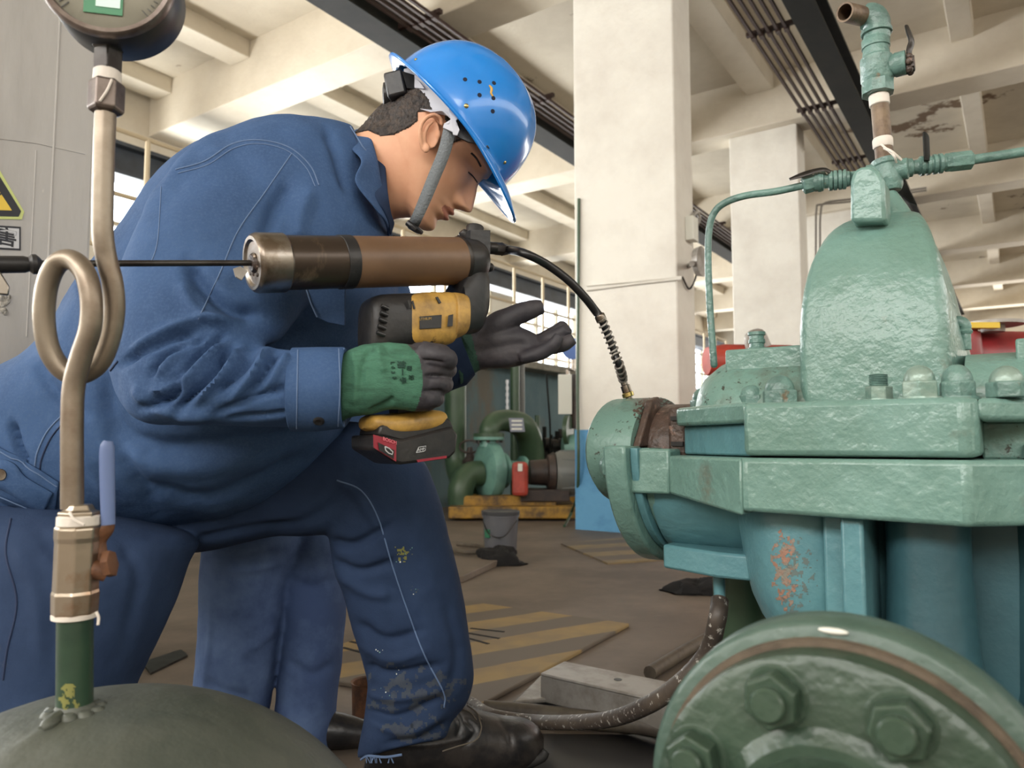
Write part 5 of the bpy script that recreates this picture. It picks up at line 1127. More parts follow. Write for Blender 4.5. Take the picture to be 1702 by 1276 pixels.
# ================================================================== HARD HAT
hat = thing('hard_hat', V((-0.09, 1.22, 1.10)), 'glossy blue hard hat worn by the bent worker with chin strap fastened', 'hard hat')
KF = V((.676, 0, -.737)); KU = V((.737, 0, .676)); KO = V((-.0904, 1.22, 1.101)) + KF * -.038 + KU * .03 + V((-.008, 0, -.002))
def KP(f, w, h): return KO + KF * f + HW * w + KU * h
def dome(scale, rimout, name, m, solid=.0025):
    v = []; F_ = []; NA = 96; NR = 40; rows = []
    A, B, Hh = .129 * scale, .113 * scale, .138 * scale; e = 2.25
    for i in range(NR + 1):
        el = (pi / 2) * (1 - i / NR); row = []
        ce = abs(cos(el)) ** (2 / e); se = abs(sin(el)) ** (2 / e)
        for j in range(NA):
            a = 2 * pi * j / NA; ca, sa = cos(a), sin(a)
            f = A * ce * (abs(ca) ** (2 / 2.15)) * (1 if ca > 0 else -1); w = B * ce * (abs(sa) ** (2 / 2.15)) * (1 if sa > 0 else -1); h = Hh * se
            ridge = .0035 * gs(w, .022) * min(1, se * 1.4) + .0018 * gs(abs(w) - .045, .012) * min(1, se * 1.2) * (1 if ca > -0.3 else .4)
            row.append(KP(f + ridge * ca * ce, w, h + ridge * se))
        rows.append(row)
    if rimout:
        for k in range(1, 9):
            t = k / 8; row = []
            for j in range(NA):
                a = 2 * pi * j / NA; ca, sa = cos(a), sin(a)
                f = A * (abs(ca) ** (2 / 2.15)) * (1 if ca > 0 else -1); w = B * (abs(sa) ** (2 / 2.15)) * (1 if sa > 0 else -1)
                front = max(0, ca) ** 3.2; back = max(0, -ca) ** 3
                out = .0065 + .053 * front + .020 * back
                drop = -.004 - .022 * front * t - .0 * back + .010 * back * t
                row.append(KP(f + ca * out * t + 0, w * (1 + (.0065 * t) / B) * (1 - .04 * front * t), drop * t + (-.002)))
            rows.append(row)
    q = MB(); n = NA
    v = [p for r in rows for p in r]; f = []
    for i in range(len(rows) - 1):
        for j in range(n):
            a_ = i * n + j; b_ = i * n + (j + 1) % n; f.append((a_, b_, b_ + n, a_ + n))
    me = bpy.data.meshes.new(name); me.from_pydata([tuple(x) for x in v], [], f)
    bm = bmesh.new(); bm.from_mesh(me); bmesh.ops.remove_doubles(bm, verts=bm.verts[:NA], dist=1e-5); bmesh.ops.recalc_face_normals(bm, faces=bm.faces); bm.to_mesh(me); bm.free()
    return me
sm1 = dome(1.0, True, 'shell', 'helmet'); kb = bvh(sm1)
shell = mkobj('shell', sm1, 'helmet', hat, solid=.003, ang=60)
shell.modifiers['solid'].offset = -1
# rolled rim
q = MB(); NA = 96; vv_ = sm1.vertices; 
rim = [vv_[len(vv_) - NA + j].co.copy() for j in range(NA)]; q.tube(rim + [rim[0]], .0022, 8, caps=False); q.obj('rim', 'helmet', hat)
for x, y in ((773, 132), (797, 136), (821, 138), (797, 158), (820, 163), (819, 185)):
    h = kb.ray_cast(CAM, ray(x, y).normalized()); q = MB(); q.lathe(h[0], h[1], [(-.002, .0034), (.0004, .0034)], 14, x=KU); o = q.obj('vent_hole', 'hole', hat)
for x, y, r in ((775, 176, .0036), (691, 99, .0026), (839, 270, .0028)):
    h = kb.ray_cast(CAM, ray(x, y).normalized())
    if h[0] is not None: q = MB(); q.lathe(h[0], h[1], [(-.001, r), (.0006, r), (.0018, r * .6), (.002, r * .1)], 16); q.obj('rivet', 'brass', hat)
ps = [cast(kb, x, y, .0006)[0] for x, y in ((813, 142), (817, 148), (816, 155), (819, 160))]
q = MB(); q.tube(ps, [.0012, .002, .0016, .0014], 8, sm=4); q.obj('paint_scuff', 'scuff', hat)
# suspension: headband plate bending from the ear round to the nape ratchet
def hy(x): return float(np.interp(x, [655, 680, 715, 745, 780], [1.195, 1.165, 1.132, 1.119, 1.118]))
def hplate(poly, name, m, off=0.0, th=.003, par=hat, n=10):
    bmx = bmesh.new(); fr = [bmx.verts.new(P(x, y, hy(x) + off)) for x, y in poly]; f = bmx.faces.new(fr)
    bmesh.ops.triangulate(bmx, faces=[f]); 
    ex = bmesh.ops.extrude_face_region(bmx, geom=bmx.faces[:]); 
    for e_ in ex['geom']:
        if isinstance(e_, bmesh.types.BMVert): e_.co += V((0, th, 0))
    bmesh.ops.recalc_face_normals(bmx, faces=bmx.faces)
    me = bpy.data.meshes.new(name); bmx.to_mesh(me); bmx.free(); return mkobj(name, me, m, par, smooth=False, bev=.0008)
hplate([(671, 114), (679, 112), (696, 121), (712, 134), (728, 146), (744, 158), (760, 172), (768, 184), (764, 196), (752, 200), (746, 190), (735, 184), (716, 186), (697, 180), (670, 175), (677, 145), (706, 147), (698, 136), (686, 124)], 'headband', 'band', off=-.002)
hplate([(745, 178), (752, 174), (757, 182), (762, 184), (766, 192), (758, 200), (756, 207), (764, 215), (760, 225), (753, 224), (752, 219), (736, 212), (738, 205), (746, 206), (749, 198), (746, 190)], 'strap_clip', 'band', off=-.008)
q = MB(); kc = P(662, 158, 1.20)
q.box(kc + V((.004, -.01, 0)), (.016, .034, .021), (V((.97, -.1, .2)).normalized(), V((.1, 1, 0)).normalized(), V((-.2, 0, .97)).normalized())); q.obj('ratchet_housing', 'black', hat, bev=.004)
q = MB(); q.lathe(P(652, 160, 1.20), V((-1, -.15, -.05)), [(0, .012), (.003, .021), (.008, .0225), (.014, .021), (.016, .012), (.013, .004)], 24); q.obj('ratchet_knob', 'black', hat)
# dark sweat pad inside at the back and front
q = MB(); q.prism([P(x, y, 1.155) for x, y in ((668, 118), (700, 128), (728, 152), (704, 150), (676, 146))], V((0, .01, 0))); q.obj('sweat_pad', 'cloth', hat, smooth=False)
q = MB(); q.prism([P(x, y, 1.135) for x, y in ((764, 186), (788, 206), (814, 246), (800, 240), (778, 236), (756, 226))], V((0, .004, 0))); q.obj('sweat_pad', 'black', hat, smooth=False, bev=.001)
# chin strap ribbon
def ribbon(L_, R_, name, m, par, th=.0016, k=8):
    a_ = cr([(x, y, Y) for x, y, Y in L_], k); b_ = cr([(x, y, Y) for x, y, Y in R_], k)
    v = []; f = []
    for p, r in zip(a_, b_): v += [tuple(P(*p)), tuple(P(*r))]
    for i in range(len(a_) - 1): f.append((2 * i, 2 * i + 1, 2 * i + 3, 2 * i + 2))
    me = bpy.data.meshes.new(name); me.from_pydata(v, [], f); me.update(); return mkobj(name, me, m, par, solid=th, ang=60)
ribbon([(738, 210, 1.118), (728, 250, 1.128), (712, 290, 1.139), (697, 328, 1.150), (684, 360, 1.163), (678, 372, 1.19), (680, 380, 1.22), (678, 372, 1.25), (690, 345, 1.29)],
       [(758, 217, 1.118), (748, 256, 1.128), (731, 298, 1.139), (715, 336, 1.150), (700, 368, 1.163), (694, 382, 1.19), (696, 389, 1.22), (694, 382, 1.25), (706, 352, 1.29)], 'chin_strap', 'strap', hat)
q = MB(); q.tube([P(677, 370, 1.175), P(690, 380, 1.175), P(700, 386, 1.19)], [.005, .0055, .004], 10, sm=3); q.obj('strap_loop', 'black', hat)

# ================================================================== GREASE GUN
GA = P(422, 437, .905); GD = V((.79, .59, .153)).normalized(); GN = V((.60, -.80, 0)); 
gun = thing('grease_gun', GA - Z * .25, 'battery grease gun with brown barrel and yellow motor body held by the worker', 'grease gun')
def G(x, y, off=0.0): return onp(x, y, GA + GN * off, GN)
def gl_(a, r): return (a, r)
R0 = .0352
q = MB(); q.lathe(GA, GD, [(.0, .020), (.0, .026), (-.003, .029), (-.003, .033), (0, R0 + .001), (.004, R0 + .0022), (.036, R0 + .0022), (.0385, R0)], 56); q.obj('end_cap', 'steel', gun)
q = MB(); q.lathe(GA, GD, [(.004, .001), (.004, .026)], 40); q.lathe(GA + GN * 0.0 , GD, [(-.004, .010), (-.002, .012), (.005, .014)], 24)
for k in range(14):
    a = k * 2.4; rr = .006 + .0012 * k; q.ell(GA + GD * .003 + GN * cos(a) * rr + Z * sin(a) * rr, (.003, .003, .003), n=8, m=6)
q.obj('cap_recess', 'grimy', gun)
q = MB(); q.lathe(GA + GN * .006 + Z * .005, GD, [(-.003, .0015), (-.004, .0045), (-.002, .006), (.005, .006)], 16); q.obj('bleed_screw', 'steel', gun)
q = MB(); q.lathe(GA, GD, [(.037, R0 - .0006), (.128, R0 - .0006)], 56); q.obj('sleeve', 'gunsleeve', gun)
q = MB(); q.lathe(GA, GD, [(.112, R0), (.1125, R0 + .0006), (.1285, R0 + .0006), (.129, R0)], 56); q.obj('rubber_band', 'black', gun)
q = MB(); q.lathe(GA, GD, [(.128, R0 - .0004), (.308, R0 - .0004)], 56); brl = q.obj('barrel', 'gunbrown', gun)
q = MB(); q.lathe(GA, GD, [(.300, R0), (.302, R0 + .0014), (.305, R0 + .0014), (.306, R0)], 56); q.obj('collar_ring', 'darksteel', gun)
hd_c = GA + GD * .325
q = MB(); q.lathe(GA, GD, [(.305, R0 - .002), (.306, R0 + .0005), (.328, R0 - .002), (.340, .028), (.346, .02)], 40)
q.box(hd_c + Z * .015 + GD * .004, (.018, .018, .028), (GD, GN, Z)); q.lathe(hd_c + GD * .004 + Z * .030, Z + GD * .12, [(0, .0125), (.022, .0135), (.024, .012), (.023, .006)], 24)
q.lathe(hd_c - GD * .008 + Z * .034, GD * -.5 + Z * .6, [(0, .007), (.01, .0075), (.014, .005)], 14); q.ell(hd_c + GD * .034 - Z * .010, (.007, .007, .007))
q.obj('pump_head', 'black', gun, ang=40)
q = MB(); oc = G(806, 411); oc2 = G(845, 415); d = (oc2 - oc).normalized(); q.lathe(oc - d * .01, d, [(0, .011), (.014, .011), (.016, .0095), (.028, .0095), (.029, .008)], 20); q.lathe(oc + d * .018, d, [(0, .0098), (.012, .0098), (.014, .0105), (.016, .0098), (.026, .0075)], 6); q.obj('outlet_nut', 'darksteel', gun)
# rod and T handle
rd_s = GA - GD * .0; re_ = onp(64, 438, GA, GN)
q = MB(); q.tube([GA, re_], .0037, 14); q.obj('plunger_rod', 'darksteel', gun)
q = MB(); h1 = onp(61, 439, GA, GN); dd = -GD; q.lathe(h1, dd, [(-.006, .003), (-.003, .0075), (0, .0105), (.004, .0105), (.007, .0075), (.011, .0088), (.05, .0092), (.07, .008)], 24); q.obj('plunger_handle', 'black', gun)
q = MB(); q.prism([onp(x, y, GA + GN * .0, GN) for x, y in ((0, 452), (16, 478), (14, 492), (-6, 490), (-10, 456))], GN * .006); q.obj('rod_clip', 'steel', gun, bev=.0015)
q = MB(); q.prism([G(x, y, .030) for x, y in ((388, 446), (400, 442), (412, 450), (402, 466), (392, 460))], GN * -.003); q.obj('cap_tab', 'galv', gun, smooth=False, bev=.0008)
# motor body (yellow) with black ends below the barrel
def gprism(name, pix, off, th, m, par=gun, bev=.003, **kw):
    q = MB(); q.prism([G(x, y, off) for x, y in pix], -GN * th); return q.obj(name, m, par, bev=bev, **kw)
body = []
def gbody(name, secs, m, ex=3.2, n=40, par=gun):
    """secs: (x, ytop, ybot, half depth) along the gun axis"""
    q = MB(); rings = []
    for x, yt, yb, hd_ in cr(secs, 4):
        A = G(x, yt, 0); B = G(x, yb, 0); c = (A + B) / 2; h = (A - B).length / 2; r = []
        for j in range(n):
            a = 2 * pi * j / n; ca, sa = cos(a), sin(a)
            r.append(c + Z * h * (abs(ca) ** (2 / ex)) * (1 if ca > 0 else -1) + GN * hd_ * (abs(sa) ** (2 / ex)) * (1 if sa > 0 else -1))
        rings.append(r)
    q.loft(rings, True); me = q.mesh(name); o = mkobj(name, me, m, par, ang=50); return o, bvh(me)
gbody('rear_motor_cap', [(604, 512, 580, .012), (608, 500, 592, .024), (622, 492, 596, .030), (640, 490, 590, .032), (690, 488, 580, .032)], 'black')
yb_, ybv = gbody('motor_housing', [(664, 492, 578, .031), (672, 490, 580, .034), (700, 487, 579, .035), (735, 487, 575, .035), (742, 490, 573, .034)], 'yellow')
fc_, fcv = gbody('front_collar', [(738, 492, 568, .036), (741, 488, 568, .0385), (757, 490, 562, .0385), (759, 494, 558, .036)], 'yellow')
gbody('gear_housing', [(755, 470, 560, .03), (775, 440, 556, .030), (790, 440, 552, .028), (800, 450, 530, .022)], 'black')
for k in range(5):
    h = G(640 - 1.5 * k, 512 + 11 * k, .034); q = MB(); q.tube([G(634 - 2 * k, 508 + 11 * k, .0335), G(646 - 1.5 * k, 513 + 11 * k, .0345)], .0028, 10); q.obj('grip_rib', 'black', gun)
c0, n0 = cast(ybv, 678, 539, 0)
q = MB(); q.lathe(c0, GN, [(-.004, .015), (.003, .015), (.005, .0135), (.003, .012), (.002, .011)], 32); q.obj('brush_cap_ring', 'yellow', gun)
q = MB(); q.lathe(c0, GN, [(-.002, .0115), (.0022, .0115)], 24)
q.box(c0 + GN * .003, (.0085, .0015, .001), (GD, Z, GN)); q.box(c0 + GN * .003, (.0015, .0085, .001), (GD, Z, GN)); q.obj('brush_cap', 'brass_dirty', gun, smooth=False)
q = MB(); 
def ongun(poly, off, th, name, m, bvh_=ybv, par=gun, bev=0.0005):
    q = MB(); ps = [G(x, y, .0352 + off) for x, y in poly]; q.prism(ps, GN * th); return q.obj(name, m, par, smooth=False, bev=bev)
ongun([(697, 526), (734, 523), (733, 545), (697, 547)], 0, .001, 'label_panel', 'black')
textmesh('label_text', 'LITHIUM', G(707, 530, .0366), GD, Z, .0052, 'goldink', gun, .0002)
for k, (x0, y0) in enumerate(((676, 498), (683, 499))): ongun([(x0, y0 + 2), (x0 + 3, y0), (x0 + 7, y0 + 14), (x0 + 4, y0 + 15)], -.001, .0016, 'vent_slot', 'black')
ongun([(723, 494), (727, 493), (733, 503), (729, 505)], -.001, .0016, 'vent_slot', 'black')
ongun([(745, 524), (753, 522), (752, 542), (743, 543)], .0035, .001, 'collar_window', 'black')
# grip behind the glove and the trigger
gbody('grip', [(655, 560, 700, .016), (690, 560, 700, .020), (704, 562, 700, .018)], 'black')
q = MB(); q.tube([G(716, 575, 0), G(722, 590, 0), G(716, 606, 0)], .008, 12, sm=4); q.obj('trigger', 'black', gun)
# battery foot and battery
gbody('battery_foot', [(604, 700, 712, .012), (612, 690, 716, .026), (640, 688, 726, .032), (690, 682, 722, .034), (722, 682, 712, .030), (730, 688, 704, .022)], 'yellow', ex=2.6)
BD = V((.80, .60, 0)); 
def bat(poly, off, th, name, m, par=gun, bev=.004): return gprism(name, poly, off, th, m, par, bev)
b1 = bat([(622, 722), (668, 730), (752, 708), (762, 722), (758, 752), (748, 762), (668, 772), (660, 770), (622, 746)], .036, .072, 'battery', 'black', bev=.004)
gprism('battery_top', [(632, 706), (700, 690), (748, 694), (756, 712), (668, 734), (628, 724)], .030, .06, 'black', bev=.004)
# red end face of the battery: a slanted plate on its left end
def bq(x, y, o): return G(x, y, .036 + o)
e = [bq(620, 722, .001), bq(658, 733, .0025), bq(658, 767, .0025), bq(621, 744, .001)]
q = MB(); q.prism(e, GN * .001); q.obj('red_label', 'red', gun, smooth=False)
q = MB(); q.prism([bq(628, 735, .0035), bq(655, 748, .0035), bq(654, 763, .0035), bq(630, 748, .0035)], GN * .0008); q.obj('label_window', 'black', gun, smooth=False)
q = MB(); q.tube([bq(x, y, .005) for x, y in ((640, 742), (647, 745), (653, 751), (652, 755), (646, 753), (641, 748), (640, 742))], .0008, 6); q.obj('label_mark', 'signw', gun)
textmesh('label_text', 'BOSCH', bq(648, 732.5, .0045), (bq(658, 735, 0) - bq(640, 729, 0)), Z, .0065, 'redink', gun, .0002)
q = MB(); q.tube([bq(x, y, .0015) for x, y in ((692, 752), (696, 743), (708, 741), (707, 748), (704, 750), (692, 752))], .0005, 6); q.obj('label_mark', 'signw', gun)
textmesh('label_text', 'AMP', bq(700, 747, .001), (bq(712, 744, 0) - bq(690, 748, 0)), Z, .0055, 'signw', gun, .0002)
q = MB(); q.prism([bq(x, y, .0) for x, y in ((692, 764), (742, 757), (742, 761), (694, 768))], GN * .001); q.obj('red_stripe', 'red', gun, smooth=False)
# hose: rubber hose, spring guard, coupler onto the grease nipple
hs = [oc2, P(872, 421, 1.07), P(910, 440, 1.09), P(945, 466, 1.10), P(972, 494, 1.11), P(990, 517, 1.12), P(998, 528, 1.12)]
q = MB(); q.tube([oc + d * .02] + hs, [.0062, .0068, .0064, .0064, .0064, .0064, .0064, .0064], 18, sm=8); q.obj('hose', 'rubber', gun)
NIP = PT(1049, 672, TC - 0.01)
YN = NIP.y
sp_ = [P(998, 528, 1.12), P(1010, 556, 1.13), P(1021, 584, 1.135), P(1030, 610, 1.14), P(1036, 632, YN)]
c_ = [V(a[:3]) for a in cr([tuple(p) for p in sp_], 12)]
q = MB(); q.tube(c_, .0052, 14); q.obj('hose_core', 'rubber', gun)
hx = []; T_ = 13; 
for i in range(T_ * 16 + 1):
    t = i / (T_ * 16) * (len(c_) - 1); k = min(int(t), len(c_) - 2); p = c_[k].lerp(c_[k + 1], t - k); tg = (c_[k + 1] - c_[k]).normalized(); s1 = tg.cross(V((0, 1, 0))).normalized(); s2 = tg.cross(s1)
    a = 2 * pi * i / 16; hx.append(p + (s1 * cos(a) + s2 * sin(a)) * .0068)
q = MB(); q.tube(hx, .0016, 8); q.obj('spring_guard', 'galv', gun)
q = MB(); dn_ = (NIP - sp_[-1]).normalized(); q.lathe(sp_[0], (sp_[1] - sp_[0]).normalized(), [(-.006, .007), (-.004, .0082), (.005, .0082), (.006, .007)], 18)
ln = (NIP - sp_[-1]).length
q.lathe(c_[-1], dn_, [(-.018, .006), (-.016, .0072), (.002, .0072), (.003, .006), (.008, .006), (.009, .0078), (ln * .55, .0078), (ln * .6, .006), (ln, .0055)], 18); q.obj('coupler', 'steel', gun)
q = MB(); q.lathe(c_[-1] + dn_ * ln * .5, dn_, [(0, .0085), (.001, .0098), (.007, .0098), (.008, .0085)], 18); q.obj('coupler_ring', 'brass', gun)

# ================================================================== FOREGROUND SIPHON AND GAUGE
YS = .6
vessel = thing('green_vessel', V((-.39, .68, 0)), 'olive green domed vessel in the lower left foreground carrying a dark stub pipe', 'vessel')
vc = V((-.364, .68, .128)); 
q = MB(); q.ell(vc, (.283, .283, .265), n=72, m=48); vm_ = q.mesh('dome'); sculpt(vm_, [([(180, 1230), (260, 1210), (330, 1195)], 10, .004), ([(20, 1250), (60, 1225), (90, 1200)], 7, .003)]); vbv = bvh(vm_); mkobj('dome', vm_, 'olive', vessel, ang=80)
base, _n = cast(vbv, 124, 1178, 0); st_top = P(125, 1020, base.y)
q = MB(); q.tube([base - Z * .02, base, V((st_top.x, base.y, st_top.z))], .0143, 32); q.obj('stub_pipe', 'dkgreen', vessel)
q = MB(); q.lathe(base - Z * .004, Z, [(-.006, .026), (.002, .02), (.006, .0155), (.009, .0145)], 24)
for k in range(10): a = 2 * pi * k / 10; q.ell(base + V((.019 * cos(a), .019 * sin(a), -.002)), (.007, .007, .005), n=10, m=6)
q.obj('weld_bead', 'olive', vessel)
ps = [cast(vbv, x, y, .0)[0] for x, y in ((68, 1212), (80, 1204), (96, 1192), (110, 1184))]; q = MB(); q.tube(ps, [.003, .006, .006, .005], 10, sm=4); q.obj('weld_scar', 'olive', vessel)
YB = base.y
bv_ = thing('ball_valve', V((st_top.x, YB, st_top.z)), 'worn nickel ball valve with a blue lever on top of the green stub', 'valve')
def SB(x, y, o=0.): return P(x, y, YB + o)
vb_ = SB(124, 1018)
def zz_(y): return SB(124, y).z
q = MB(); z0 = zz_(1022); q.lathe(V((vb_.x, YB, 0)), Z, [(z0, .0165), (z0 + .002, .0185), (zz_(985), .0190), (zz_(980), .0182), (zz_(900), .0182), (zz_(892), .0190), (zz_(876), .0190), (zz_(872), .0165)], 8, x=V((.92, .38, 0))); q.obj('valve_body', 'valve', bv_, smooth=False, bev=.0015)
q = MB(); q.lathe(V((vb_.x, YB, 0)), Z, [(zz_(1028), .0150), (zz_(1026), .0178), (zz_(1019), .0180), (zz_(1017), .015)], 24); q.tube([SB(160, 1016, -.012), SB(164, 1026, -.012), SB(163, 1038, -.012)], .0012, 6, sm=3); q.obj('thread_tape', 'tape', bv_)
q = MB(); sx = SB(158, 945, .006); q.tube([SB(150, 945), SB(170, 948, .004), SB(178, 950, .006)], .0085, 12); q.lathe(SB(176, 938, .005), V((1, .1, .2)), [(0, .012), (.006, .012), (.007, .009)], 6); q.obj('stem', 'orange', bv_)
q = MB(); q.tube([SB(176, 955, .006), SB(168, 925, .006), SB(165, 900, .006), SB(178, 880, .006), SB(181, 862, .006)], [.005, .006, .006, .006, .005], 12, sm=4, flat=.4); q.obj('lever_arm', 'orange', bv_)
q = MB(); q.tube([SB(180, 872, .006), SB(179, 830, .006), SB(178, 780, .006), SB(178, 745, .006), SB(180, 733, .006)], [.0058, .0062, .0064, .0062, .004], 18, sm=4, flat=.55); q.obj('lever_sleeve', 'lever', bv_)
sn_ = thing('siphon_tube', V((vb_.x, YB, zz_(872))), 'bronze coloured siphon tube with one loop rising to the gauge', 'siphon tube')
q = MB(); q.lathe(V((vb_.x, YB, 0)), Z, [(zz_(872), .0145), (zz_(870), .0165), (zz_(850), .0165), (zz_(848), .013), (zz_(838), .0105)], 6, x=V((.8, .6, 0))); q.obj('union_nut', 'valve', sn_, smooth=False, bev=.001)
q = MB(); q.lathe(V((vb_.x, YB, 0)), Z, [(zz_(874), .0155), (zz_(872), .0172), (zz_(858), .0172), (zz_(856), .0155)], 28); q.tube([SB(116, 850, -.017), SB(122, 862, -.019), SB(140, 872, -.018)], .0012, 6, sm=3); q.obj('thread_tape', 'tape', sn_)
path = [(120, 845, 0), (120, 780, 0), (120, 700, 0), (123, 640, 0), (136, 590, -.002), (150, 545, -.004), (152, 500, -.005), (144, 460, -.004), (128, 437, .0), (110, 431, .004), (92, 442, .008), (78, 475, .011), (73, 525, .014), (80, 575, .018), (98, 608, .022), (120, 622, .025), (146, 618, .026), (168, 598, .025), (183, 560, .024), (190, 515, .022), (187, 470, .018), (177, 430, .014), (171, 390, .010), (171, 330, .008), (173, 250, .006), (176, 175, .006)]
q = MB(); q.tube([SB(*p) for p in path], .0092, 28, sm=7); q.obj('tube', 'siphon', sn_)
tp = SB(176, 182, .006)
def zy(y): return SB(176, y, .006).z
q = MB(); q.lathe(V((tp.x, tp.y, 0)), Z, [(zy(190), .010), (zy(187), .0138), (zy(183), .0155), (zy(140), .0155), (zy(136), .013)], 6, x=V((.9, .43, 0))); q.obj('gauge_nut', 'steel_d', sn_, smooth=False, bev=.001)
q = MB(); q.lathe(V((tp.x, tp.y, 0)), Z, [(zy(142), .0112), (zy(140), .0122), (zy(120), .0118), (zy(118), .0105)], 28); q.tube([P(186, 132, tp.y - .012), P(178, 150, tp.y - .015), P(166, 168, tp.y - .0155)], .0011, 6, sm=4); q.obj('thread_tape', 'tape', sn_)
gc = P(192, -42, YB + .0); 
gg = thing('pressure_gauge', gc, 'large black pressure gauge on top of the siphon tube at upper left', 'gauge')
GNM = V((.22, -.97, -.02)).normalized(); gc = P(187, -26, YB - .005)
GR = (300 - 72) / 2 / FPX * (YB - .03)
q = MB(); q.lathe(gc, GNM, [(-.036, .02), (-.036, GR * .93), (-.032, GR * .98), (.012, GR * .985), (.014, GR * .96)], 64); q.obj('case', 'case', gg, ang=45)
q = MB(); q.lathe(gc, GNM, [(.012, GR * .96), (.013, GR * 1.005), (.020, GR * 1.0), (.022, GR * .97), (.021, GR * .90), (.016, GR * .87)], 64, caps=False); q.obj('bezel', 'bezel', gg, ang=45)
q = MB(); q.lathe(gc, GNM, [(.0142, .001), (.0158, .001), (.0158, GR * .89)], 64); q.obj('dial', 'dial', gg)
gx = Z.cross(GNM).normalized()
q = MB(); q.box(gc + GNM * .0160 - Z * GR * .44 + gx * -.002, (.016, .012, .0004), (gx, Z, GNM)); q.obj('dial_mark', 'dialgreen', gg, smooth=False)
q = MB(); q.box(gc + GNM * .0166 - Z * GR * .42 + gx * .002, (.010, .007, .0004), (gx, Z, GNM)); q.obj('dial_mark', 'dialwhite', gg, smooth=False)
q = MB()
for k in range(46):
    a = radians(-45 + 270 * k / 45); d2 = gx * -cos(a) * -1 + Z * sin(a); q.box(gc + GNM * .0160 + d2 * GR * .80, (.0003, (.004 if k % 5 == 0 else .002), .0003), (d2.cross(GNM), d2, GNM))
q.obj('scale_ticks', 'black', gg, smooth=False)
q = MB(); q.tube([gc + GNM * .018, gc + GNM * .018 + (Z * .8 + gx * .4) * GR * .7], [.0012, .0004], 6); q.obj('pointer', 'black', gg)
gz = gc.z - GR
q = MB(); q.lathe(V((tp.x, tp.y, 0)), Z, [(zy(120), .0118), (zy(116), .0122), (zy(84), .0122), (zy(80), .014), (zy(72), .014), (gz + .01, .012)], 4, x=V((.9, .43, 0))); q.obj('stem', 'darksteel', gg, smooth=False, bev=.0015)

# ================================================================== SECOND WORKER behind
p2 = thing('person', V((-.55, 1.55, 0)), 'person in washed blue trousers standing close behind the bent worker', 'person')
t2 = MB()
lofpx(t2, [(345, 780, 500, 780, 1.56, .1), (342, 900, 505, 890, 1.55, .095), (338, 960, 480, 975, 1.54, .085), (334, 1040, 468, 1050, 1.535, .08), (328, 1120, 452, 1130, 1.53, .078), (322, 1180, 440, 1200, 1.53, .078), (322, 1238, 425, 1248, 1.53, .078)], n=40, sm=6)
lofpx(t2, [(400, 780, 570, 780, 1.66, .1), (455, 880, 576, 880, 1.62, .09), (474, 990, 572, 990, 1.59, .08), (474, 1080, 568, 1060, 1.58, .075), (465, 1150, 560, 1150, 1.575, .075), (458, 1212, 552, 1232, 1.57, .078), (470, 1235, 545, 1258, 1.565, .075)], n=40, sm=6)
lofpx(t2, [(340, 620, 570, 620, 1.62, .13), (335, 700, 575, 700, 1.62, .13), (340, 800, 570, 790, 1.61, .12)], n=40, sm=5)
t2m = voxel(t2, .005, 5)
sculpt(t2m, [([(345, 925), (400, 930), (470, 915)], 6, -.006), ([(345, 945), (410, 948), (470, 935)], 6, .005), ([(400, 1090), (440, 1060), (455, 1040)], 8, .006), ([(340, 1130), (370, 1150), (420, 1160)], 9, -.007), ([(480, 960), (520, 975), (560, 960)], 8, -.006), ([(350, 990), (345, 1080), (335, 1150)], 4, .003), ([(480, 1100), (520, 1120), (555, 1100)], 8, -.006), ([(330, 1190), (380, 1200), (430, 1200)], 7, .006)], nz=.004, nscale=8)
t2m.materials.clear(); mkobj('trousers', t2m, 'denim_b', p2, ang=80)
tb2 = MB()
tb2.tube([V((-.55, 1.64, .70)), V((-.54, 1.72, .83)), V((-.53, 1.86, .92)), V((-.52, 2.02, .94)), V((-.52, 2.10, .94))], [.13, .15, .17, .15, .07], 32, sm=5)
for sg_ in (-1, 1): tb2.tube([V((-.52 + .16 * sg_, 1.98, .92)), V((-.53 + .15 * sg_, 1.97, .74)), V((-.54 + .08 * sg_, 1.86, .62))], [.06, .05, .04], 20, sm=4)
mm = voxel(tb2, .008, 4); mm.materials.clear(); mkobj('jacket', mm, 'denim', p2, ang=80)
bd2 = MB(); bd2.tube([V((-.52, 2.06, .93)), V((-.52, 2.15, .95))], .05, 20); bd2.ell(V((-.52, 2.22, .96)), (.072, .10, .088)); 
bd2.tube([V((-.55, 1.66, .7)), V((-.54, 1.86, .90)), V((-.52, 2.08, .93))], [.1, .12, .06], 20, sm=4)
mm = voxel(bd2, .006, 3); mm.materials.clear(); mkobj('body', mm, 'skin', p2, ang=80)
hh = MB(); hh.ell(V((-.52, 2.215, .98)), (.078, .104, .085)); hh.obj('hair', 'hair', p2)
for nx, ny, xx in ((-.60, 1.53, 374), (-.375, 1.57, 505)):
    c = P(xx, 1250, ny); q = MB(); q.tube([V((c.x - .01, ny + .0, .035)), V((c.x + .06, ny - .0, .035)), V((c.x + .13, ny + .0, .028))], [.035, .036, .024], 20, sm=4); q.obj('shoe', 'shoe', p2)

q = MB(); q.prism([FL(x, y, 0.0) for x, y in ((880, 1222), (1190, 1225), (1230, 1500), (860, 1500))], Z * .004); q.obj('shade_sheet', 'rubber', smooth=False, label='black sheet on the floor standing in for the shade under the pump and hose', cat='shade sheet')  # dark sheet painting in the shade below the pump

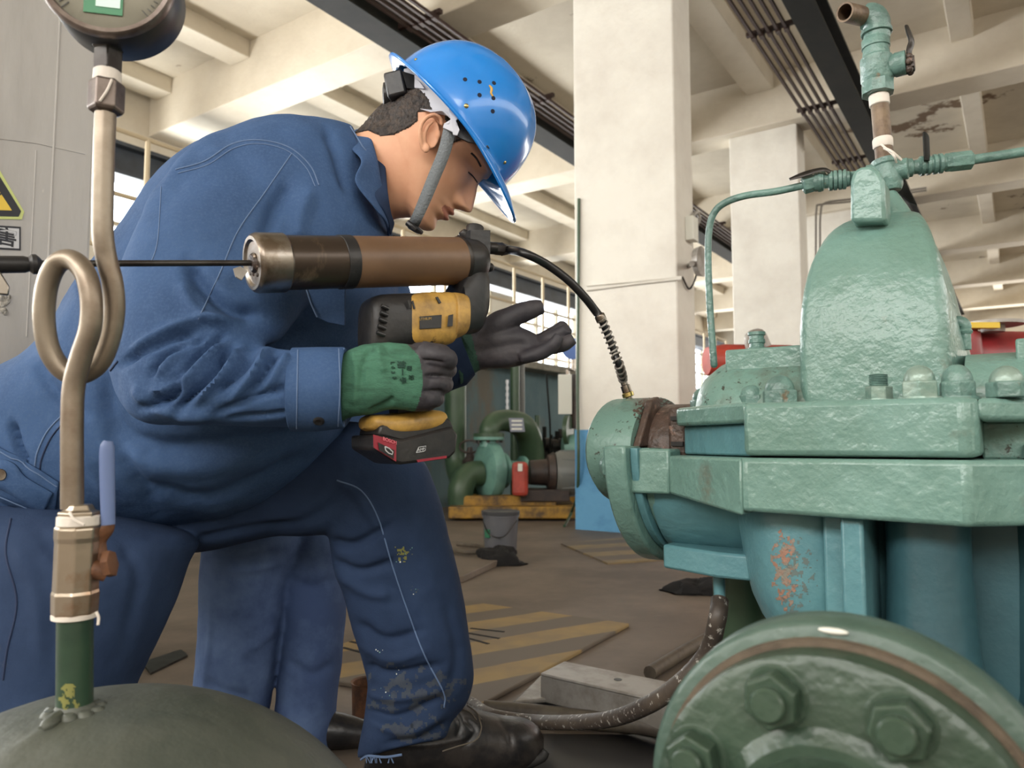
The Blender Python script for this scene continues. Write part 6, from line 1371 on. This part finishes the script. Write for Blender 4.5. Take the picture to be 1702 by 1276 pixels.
# ------------------------------------------------------------------ stains and chips that have a shape of their own
def patch(b, cx, cy, rx, ry, cell, th, name, m, par, seed=0, ns=.09, off=.0004, sub=True):
    v = []; f = []; nx = int(rx / cell); ny = int(ry / cell)
    for i in range(-nx, nx):
        for j in range(-ny, ny):
            x = cx + i * cell; y = cy + j * cell
            e = 1 - ((x - cx) / rx) ** 2 - ((y - cy) / ry) ** 2
            if e <= 0 or noise.fractal(V((x * ns, y * ns, seed)), .8, 2.1, 4) + e * .55 < th: continue
            q4 = []
            for dx, dy in ((0, 0), (cell, 0), (cell, cell), (0, cell)):
                h = b.ray_cast(CAM, ray(x + dx, y + dy).normalized())
                if h[0] is None: break
                q4.append(h[0] + h[1] * off)
            if len(q4) == 4 and max((q4[0] - q).length for q in q4) < .02:
                n0 = len(v); v += [tuple(p) for p in q4]; f.append((n0, n0 + 1, n0 + 2, n0 + 3))
    if not f: return
    me = bpy.data.meshes.new(name); me.from_pydata(v, [], f)
    bm = bmesh.new(); bm.from_mesh(me); bmesh.ops.remove_doubles(bm, verts=bm.verts, dist=1e-5); bm.to_mesh(me); bm.free()
    o = mkobj(name, me, m, par, ang=80)
    if sub: sub_parent_fix(o, par)
def obv(o):
    me = eval_mesh(o); mw = o.matrix_world; me.transform(mw); return bvh(me)
bowl = next(o for o in bpy.data.objects if o.name.startswith('suction_bowl')); bb = obv(bowl)
patch(bb, 1303, 945, 24, 70, 2, .32, 'paint_loss', 'primer', bowl, 3)
patch(bb, 1325, 960, 34, 90, 2, .62, 'grime', 'grimefilm', bowl, 9)
stub = next(o for o in bpy.data.objects if o.name.startswith('stub_pipe')); patch(obv(stub), 114, 1160, 18, 26, 2, .35, 'yellow_paint', 'yellowpaint', stub, 5)
patch(tbv, 690, 1150, 90, 60, 2.5, .52, 'mud_stain', 'mud', trou, 4, ns=.05)
patch(tbv, 690, 1215, 60, 26, 2.5, .42, 'mud_stain', 'mud', trou, 6, ns=.06)
patch(tbv, 668, 918, 16, 16, 2, .5, 'paint_stain', 'yellowpaint', trou, 8, ns=.2)
capo = next(o for o in bpy.data.objects if o.name.startswith('bearing_cap')); patch(obv(capo), 1085, 680, 34, 30, 1.6, .18, 'oil_grime', 'grimy', capo, 2, ns=.25)
